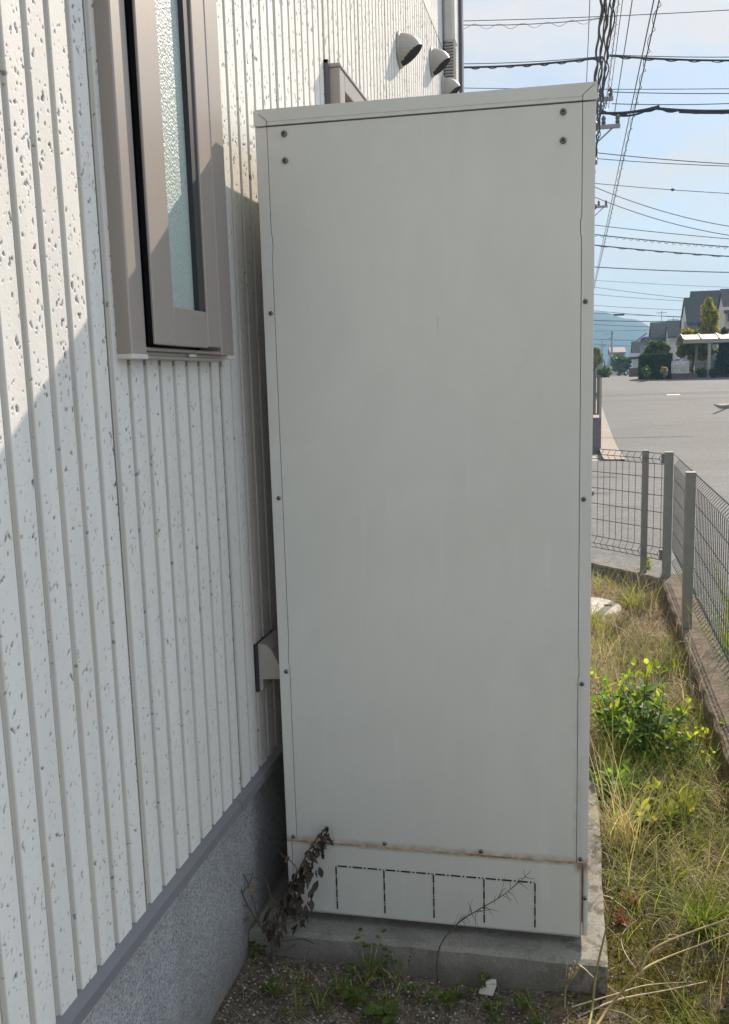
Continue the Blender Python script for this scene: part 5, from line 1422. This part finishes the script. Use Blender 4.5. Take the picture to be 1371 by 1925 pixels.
Y = 49; tree('yellow_tree', (hx(1300, 700, Y), Y, float(land(Y))), 3, rb_(1298, 640, Y, 22, 20, 12, 3) + rb_(1285, 655, Y, 14, 16, 6, 4), 3200, .13, MAT['tree_yellow'], 'bushy yellow green tree left of the curved carport', 2, .07, tone=(0, .85))
Y = 49.5; tree('yellow_tree', (hx(1322, 700, Y), Y, float(land(Y))), 2.4, rb_(1312, 662, Y, 30, 16, 12, 5), 2600, .12, MAT['tree_yellow'], 'low yellow green foliage hanging below the carport roof', 3, .06, tone=(0, .8))
Y = 46; tree('round_bush', (hx(1232, 700, Y), Y + 1, float(land(Y))), 2.2, rb_(1236, 655, Y + 1, 22, 13, 14, 6), 3200, .11, MAT['tree_leaf'], 'rounded green bush above the clipped hedge', 4, .07)
Y = 47; tree('conifer', (hx(1362, 700, Y), Y, float(land(Y))), 2.6, [blob(1362, 690 - k * 9, Y, 14 - k * 1.2, 9) for k in range(8)], 3200, .09, MAT['conifer'], 'dark green conifer at the right edge under the carport', 5, .07)
Y = 47.2; tree('conifer', (hx(1385, 700, Y), Y, float(land(Y))), 2.9, [blob(1380, 690 - k * 9, Y, 13 - k * 1.1, 9) for k in range(9)], 2600, .09, MAT['conifer'], 'tall dark conifer cut by the right picture edge', 6, .07)
Y = 70; tree('round_tree', (hx(1116, 700, Y), Y, float(land(Y))), 3, rb_(1116, 668, Y, 13, 24, 12, 7), 2600, .16, MAT['tree_yellow'], 'round tree half hidden behind the right edge of the cabinet', 7, .09, tone=(0, .7))
Y = 90; tree('round_bush', (hx(1165, 700, Y), Y, float(land(Y))), 2.4, rb_(1167, 683, Y, 19, 17, 16, 8), 2000, .17, MAT['tree_leaf'], 'light green bush below the tan roof beside the far pole', 8, .07, tone=(.3, 1))
Y = 60; tree('round_bush', (hx(1136, 700, Y), Y, float(land(Y))), 1.6, rb_(1136, 700, Y, 13, 12, 16, 9), 1800, .12, MAT['tree_leaf'], 'green bush just left of the flat carport', 9, .06, tone=(.3, 1))
Y = 46; tree('flower_shrub', (hx(1249, 702, Y - 1.4), Y - 1.4, float(land(Y - 1.4))), .6, rb_(1249, 699, Y - 1.4, 8, 9, 8, 10), 1000, .06, MAT['straw'], 'small tan flowering shrub before the white railing', 10, .03, 'shrub', 'shrubs along the road', (.2, .8))
for u, Yq, ru, lab, sd in ((1343, 45.3, 9, 'dark low shrub beside the front carport post', 11), (1318, 46.6, 8, 'light green shrub between the two carport posts', 12), (1215, 43.6, 8, 'low shrub at the foot of the clipped hedge', 13)):
    tree('low_shrub', (hx(u, 704, Yq), Yq, float(land(Yq))), .5, rb_(u, 698, Yq, ru, 10, 8, sd), 900, .07, MAT['tree_leaf'] if sd != 11 else MAT['conifer'], lab, sd, .03, 'shrub', 'shrubs along the road')
# clipped hedge: many leaves over a box
Y = 45.2; xa, xb = hx(1207, 690, Y), hx(1263, 690, Y); z0, z1 = float(land(Y)), hz(1235, 668, Y)
r = np.random.default_rng(77); n = 9000
c = np.stack([r.uniform(xa, xb, n), r.uniform(Y, Y + 1.2, n), r.uniform(z0, z1, n)], -1)
fc = r.integers(0, 4, n)
c[fc == 0, 1] = Y + r.uniform(-.06, .1, (fc == 0).sum()); c[fc == 1, 2] = z1 + r.uniform(-.1, .07, (fc == 1).sum()); c[fc == 2, 0] = xa + r.uniform(-.07, .1, (fc == 2).sum()); c[fc == 3, 1] = Y + r.uniform(-.03, .1, (fc == 3).sum())
a = r.normal(0, 1, (n, 3)); a /= np.linalg.norm(a, axis=1)[:, None]; b_ = np.cross(a, r.normal(0, 1, (n, 3))); b_ /= np.linalg.norm(b_, axis=1)[:, None]
s_ = r.uniform(.05, .11, n)[:, None]
V = np.stack([c - a * s_, c + b_ * s_ * .6, c + a * s_, c - b_ * s_ * .6], 1).reshape(-1, 3)
tag(link_mesh('clipped_hedge', V, np.arange(n * 4).reshape(-1, 4), MAT['hedge_leaf'], attrs={'tone': np.repeat(r.random(n), 4)}), 'dark green clipped hedge along the road before the houses', 'hedge')
b = MB()
# kerb island and post at the right picture edge
Y = 27.0; zg = float(land(Y)); p = at(1385, 744, Y)
b = MB(); b.box(p[0] - .45, p[0] + 1.2, Y, Y + 1.4, zg - .6, zg + .10, 0, .02); tag(b.build('kerb_island', MAT['curb']), 'pale concrete kerb corner at the right picture edge', 'kerb')
b = MB(); b.tube([(p[0] + .0, Y + .8, zg), (p[0] + .0, Y + .8, zg + 1.9)], .05, 8); tag(b.build('brown_post', MAT['gate']), 'dark brown post standing on the kerb corner', 'post')

# ------------------------------------------------------------------ utility poles and wires
def util_pole(name, x, y, h, arms, label, group='utility poles along the street', r=.15):
    zg = float(land(y)); root = empty(name, (x, y, zg), label, 'utility pole', group)
    b = MB(); b.tube([(x, y, zg - .2), (x, y, zg + h)], [r, r * .68], 12); b.build('pole_shaft', MAT['pole'], root, True)
    for z, l0, l1 in arms:
        b = MB(); b.box(x - l0, x + l1, y - .20, y - .12, zg + z - .04, zg + z + .04)
        b.tube([(x, y - .16, zg + z - .45), (x + l1 * .75, y - .16, zg + z - .03)], .018, 5)
        a = b.build('crossarm', MAT['steel'], root)
        for q in (l1 - .06, l1 * .45):
            b = MB(); b.lathe([(.03, 0), (.055, .05), (.035, .09), (.055, .13), (.02, .2)], (x + q, y - .16, zg + z + .04), (0, 0, 1), 8); b.build('insulator', MAT['trim_dark'], a, True)
    return root
g20 = float(land(20)); g36 = float(land(36))
util_pole('utility_pole', hx(1109, 240, 20), 20, hz(1109, 196, 20) - g20 , [(hz(1140, 242, 20) - g20, .3, .66), (hz(1140, 190, 20) - g20, .3, .5)], 'nearest utility pole hidden behind the cabinet edge with crossarm showing')
util_pole('utility_pole', hx(1112, 390, 36), 36, 9.3, [(hz(1130, 390, 36) - g36, .4, .62)], 'second utility pole behind the cabinet edge with its lower crossarm showing')
Y = 120; util_pole('utility_pole', hx(1150, 690, Y), Y, hz(1150, 622, Y) - float(land(Y)), [(hz(1150, 628, Y) - float(land(Y)) , 1.0, .15), (hz(1150, 636, Y) - float(land(Y)), .5, .1)], 'far tall utility pole left of the tan roof against the hill', r=.17)
Y = 150; util_pole('utility_pole', hx(1132, 690, Y), Y, hz(1132, 640, Y) - float(land(Y)), [(hz(1132, 650, Y) - float(land(Y)), .6, .6)], 'farthest utility pole near the round tree against the hill', r=.17)
# television aerials on the middle house
for u, v0, v1, lab in ((1266, 606, 597, 'television aerial on the ridge of the grey roofed house'), (1244, 609, 584, 'thin aerial mast above the grey roofed house')):
    p0 = at(u, v0 + 3, 90.5); p1 = at(u, v1, 90.5); b = MB(); b.tube([p0, p1], .03, 5); q = (p1[0], p1[1], p1[2] - .2)
    for k in range(4): b.tube([(q[0] - .5, q[1] - .3 + .2 * k, q[2]), (q[0] + .5, q[1] - .3 + .2 * k, q[2])], .014, 4)
    b.tube([(q[0], q[1] - .4, q[2]), (q[0], q[1] + .5, q[2])], .016, 4); tag(b.build('aerial', MAT['steel']), lab, 'aerial')

def wire(name, P0, P1, r, mat, label, group, sag=.12, n=28, spiral=0, sr=.03, cat='overhead wire', waves=None, extra=None):
    P0, P1 = np.array(P0, float), np.array(P1, float); pts = []
    L = np.linalg.norm(P1 - P0)
    for k in range(n + 1):
        u = k / n; p = P0 + (P1 - P0) * u; p = p - np.array([0, 0, sag * 4 * u * (1 - u)])
        pts.append(p)
    b = MB(); b.tube(pts, r, 5)
    if spiral:
        d = (P1 - P0) / L; s1 = np.cross(d, [0, 0, 1]); s1 /= np.linalg.norm(s1); s2 = np.cross(s1, d); Q = []; m = int(spiral * 14)
        for k in range(m + 1):
            u = k / m; p = P0 + (P1 - P0) * u - np.array([0, 0, sag * 4 * u * (1 - u) + sr * .6]); a = 2 * math.pi * spiral * u
            Q.append(p + s1 * sr * math.cos(a) + s2 * sr * math.sin(a))
        b.tube(Q, r * .55, 4)
    if extra: extra(b, pts)
    return tag(b.build(name, mat), label, cat, group)
# spans across the street: (left px, right px, depth, radius, label, ...)
GX = 'wires crossing the street'
def cross(l, rr, Y, r, label, mat='cable', sag=.05, spiral=0, sr=.03, Y1=None, extra=None, ext=1.35):
    P0 = at(*l, Y); P1 = at(*rr, Y1 or Y); P1 = P0 + (P1 - P0) * ext
    return wire('overhead_wire', P0, P1, r, MAT[mat], label, GX, sag, 30, spiral, sr, extra=extra)
near = 18.5
cross((840, 40), (1371, 15), near, .008, 'topmost thin wire crossing the sky between house and picture edge', 'cable_grey', .05)
cross((840, 46), (1136, 34), near, .008, 'top cable wound with a loose spiral between house and cable bundle', 'cable', .06, 6.5, .045, ext=1)
cross((840, 127), (1134, 108), near, .021, 'thick black cable with small loops between house corner and bundle', 'cable', .05, 9, .022, ext=1)
cross((840, 120), (1134, 106), near, .008, 'thin messenger wire just above the thick looped cable at left', 'cable_grey', .04, ext=1)
cross((1146, 105), (1380, 111), near, .020, 'thick black cable with loops from bundle to right edge', 'cable', .04, 7, .022, ext=1.3)
cross((1146, 103), (1380, 105), near, .008, 'thin messenger wire above the thick cable at right', 'cable_grey', .03)
cross((840, 165), (1371, 164), 26, .010, 'thin wire just above the cabinet top in the left sky', 'cable_grey', .05)
cross((1150, 173), (1371, 174), 26, .012, 'thin wire between the two thick cables at right', 'cable_grey', .03)
cross((1150, 195), (1371, 192), 21, .010, 'thin wire directly above the thickest spliced cable', 'cable_grey', .04)
def splice(b, pts):
    b.tube([np.array(pts[i]) + np.array([0, 0, -.03]) for i in range(8, 24)], .030, 6)
cross((1126, 212), (1240, 200), 20.0, .032, 'heavy black branch cable leaving the nearest pole to the right', 'cable', .06, 2, .03, ext=1)
cross((1128, 206), (1225, 203), 20.0, .022, 'second black branch cable sagging below the heavy one', 'cable', .15, 0, ext=1)
cross((1225, 203), (1371, 205), 20.0, .032, 'thickest black spliced cable running to the right edge', 'cable', .05, 4, .03, extra=splice)
cross((1120, 287), (1371, 306), 30, .014, 'upper of two close wires below the thick spliced cable', 'cable_grey', .05)
cross((1120, 298), (1371, 310), 30, .012, 'lower of two close wires below the thick spliced cable', 'cable_grey', .05)
cross((1110, 344), (1371, 362), 40, .014, 'single thin wire in the middle sky with a small clamp', 'cable_grey', .05, extra=lambda b, p: b.lathe([(.02, 0), (.06, .05), (.06, .12), (.02, .18)], p[13], (1, 0, 0), 8))
cross((1110, 348), (1371, 413), 40, .016, 'steep slanting wire falling to the right in the middle sky', 'cable_grey', .35)
cross((1110, 367), (1371, 430), 40, .016, 'second slanting wire below the steep one', 'cable_grey', .35)
cross((1110, 422), (1371, 447), 42, .016, 'wire in the lower sky above the looped messenger cable', 'cable_grey', .06)
cross((1110, 440), (1371, 462), 42, .022, 'grey messenger cable with tight loops in the lower sky', 'cable_grey', .06, 26, .05)
cross((1110, 460), (1371, 480), 42, .026, 'thicker grey cable below the looped messenger cable', 'cable_grey', .06, 10, .03)
for l, rr, Y, r_, lab in [((1105, 501), (1371, 512), 60, .030, 'blurred grey double wire in the pale lower sky'), ((1105, 526), (1371, 540), 75, .014, 'faint wire in the pale sky with one clamp'),
                        ((1105, 538), (1310, 563), 75, .018, 'wire slanting down to the dark roofed house'), ((1105, 552), (1290, 566), 75, .016, 'faint wire above the hill top ending at the dark roof'),
                        ((1105, 573), (1290, 583), 85, .018, 'faint wire just grazing the hill top'), ((1105, 583), (1290, 597), 85, .022, 'wire along the hill crest'),
                        ((1105, 588), (1290, 595), 88, .022, 'wire with a dark box in front of the hill'), ((1105, 602), (1280, 604), 90, .036, 'thick wire in front of the upper hill'),
                        ((1105, 609), (1280, 616), 90, .024, 'slanting wire in front of the upper hill'), ((1105, 622), (1230, 620), 110, .022, 'thin wire in front of the middle hill'),
                        ((1105, 637), (1215, 640), 120, .030, 'wire in front of the lower hill near the far pole'), ((1105, 646), (1215, 652), 130, .026, 'lowest wire in front of the hill')]:
    ex = (lambda b, p: b.box(p[8][0], p[8][0] + 1.0, p[8][1] - .1, p[8][1] + .1, p[8][2] - .16, p[8][2] + .02)) if 'box' in lab else None
    cross(l, rr, Y, r_, lab, 'cable_grey', .05, extra=ex, ext=1.0)
# lines running along the street overhead
GL = 'wires running along the street'
def along(u, v, z, r, label, mat='cable', spiral=0, sr=.04, y0=3.0, y1=62, sag=.25, dx=0, dz=0, waves=0):
    p = atz(u, v, z); return wire('overhead_wire', (p[0], y0, z), (p[0] + dx, y1, z + dz), r, MAT[mat], label, GL, sag, 70, spiral, sr)
along(1188, 0, 6.9, .009, 'thin line running away from the viewer right of the cable bundle', 'cable_grey', y1=20, sag=.05)
along(1228, 0, 7.4, .012, 'long line running away to the lower crossarms', 'cable_grey', y1=70, sag=.1)
along(1238, 0, 7.4, .012, 'long wavy wrapped line beside the straight one on the right', 'cable', 60, .045, y1=70, sag=.1)
along(1170, 0, 7.0, .007, 'thin line close to the right of the cable bundle', 'cable_grey', y1=20, sag=.05)
along(1163, 0, 7.0, .007, 'thin line with small rings beside the cable bundle', 'cable_grey', 40, .03, y1=20, sag=.05)
along(1109, 0, 6.8, .007, 'single thin line left of the cable bundle dropping behind the cabinet', 'cable_grey', y1=40, sag=.05)
# the bundle: several wavy cables, each its own line
bx0 = atz(1147, 0, 5.9); r9 = random.Random(9)
for k in range(8):
    ox = (k - 3.5) * .026; oz = r9.uniform(-.10, .10); pts = []
    ph = r9.uniform(0, 6)
    for i in range(180):
        u = i / 179; y = 3.0 + 31 * u
        w = .020 if k % 2 else .012
        pts.append((bx0[0] + ox + w * math.sin(y * 3.1 + ph) + .012 * math.sin(y * 5.7 + 2 * ph) - .012 * (y - 9) * .35, y, 5.9 + oz + w * math.cos(y * 2.3 + ph * 2) + .02 * math.sin(y * 5.3 + ph) + .008 * y))
    b = MB(); b.tube(pts, .011 if k % 3 else .018, 5)
    tag(b.build('bundled_cable', MAT['cable']), 'wavy black cable twisted in the thick overhead bundle', 'overhead cable', 'cables of the overhead bundle')

# ------------------------------------------------------------------ the air
HAZE = True
if HAZE:
    b = MB(); b.box(-295, 305, -75, 1099, -2.0, 104)
    hz_o = tag(b.build('haze', []), kind='stuff')
    m = bpy.data.materials.new('haze_air'); m.use_nodes = True; tn = m.node_tree; tn.nodes.clear()
    mo = tn.nodes.new('ShaderNodeOutputMaterial'); pv = tn.nodes.new('ShaderNodeVolumePrincipled')
    pv.inputs['Color'].default_value = (.36, .63, .92, 1); pv.inputs['Density'].default_value = .0012; pv.inputs['Anisotropy'].default_value = .1
    tn.links.new(pv.outputs[0], mo.inputs['Volume']); hz_o.data.materials.append(m)
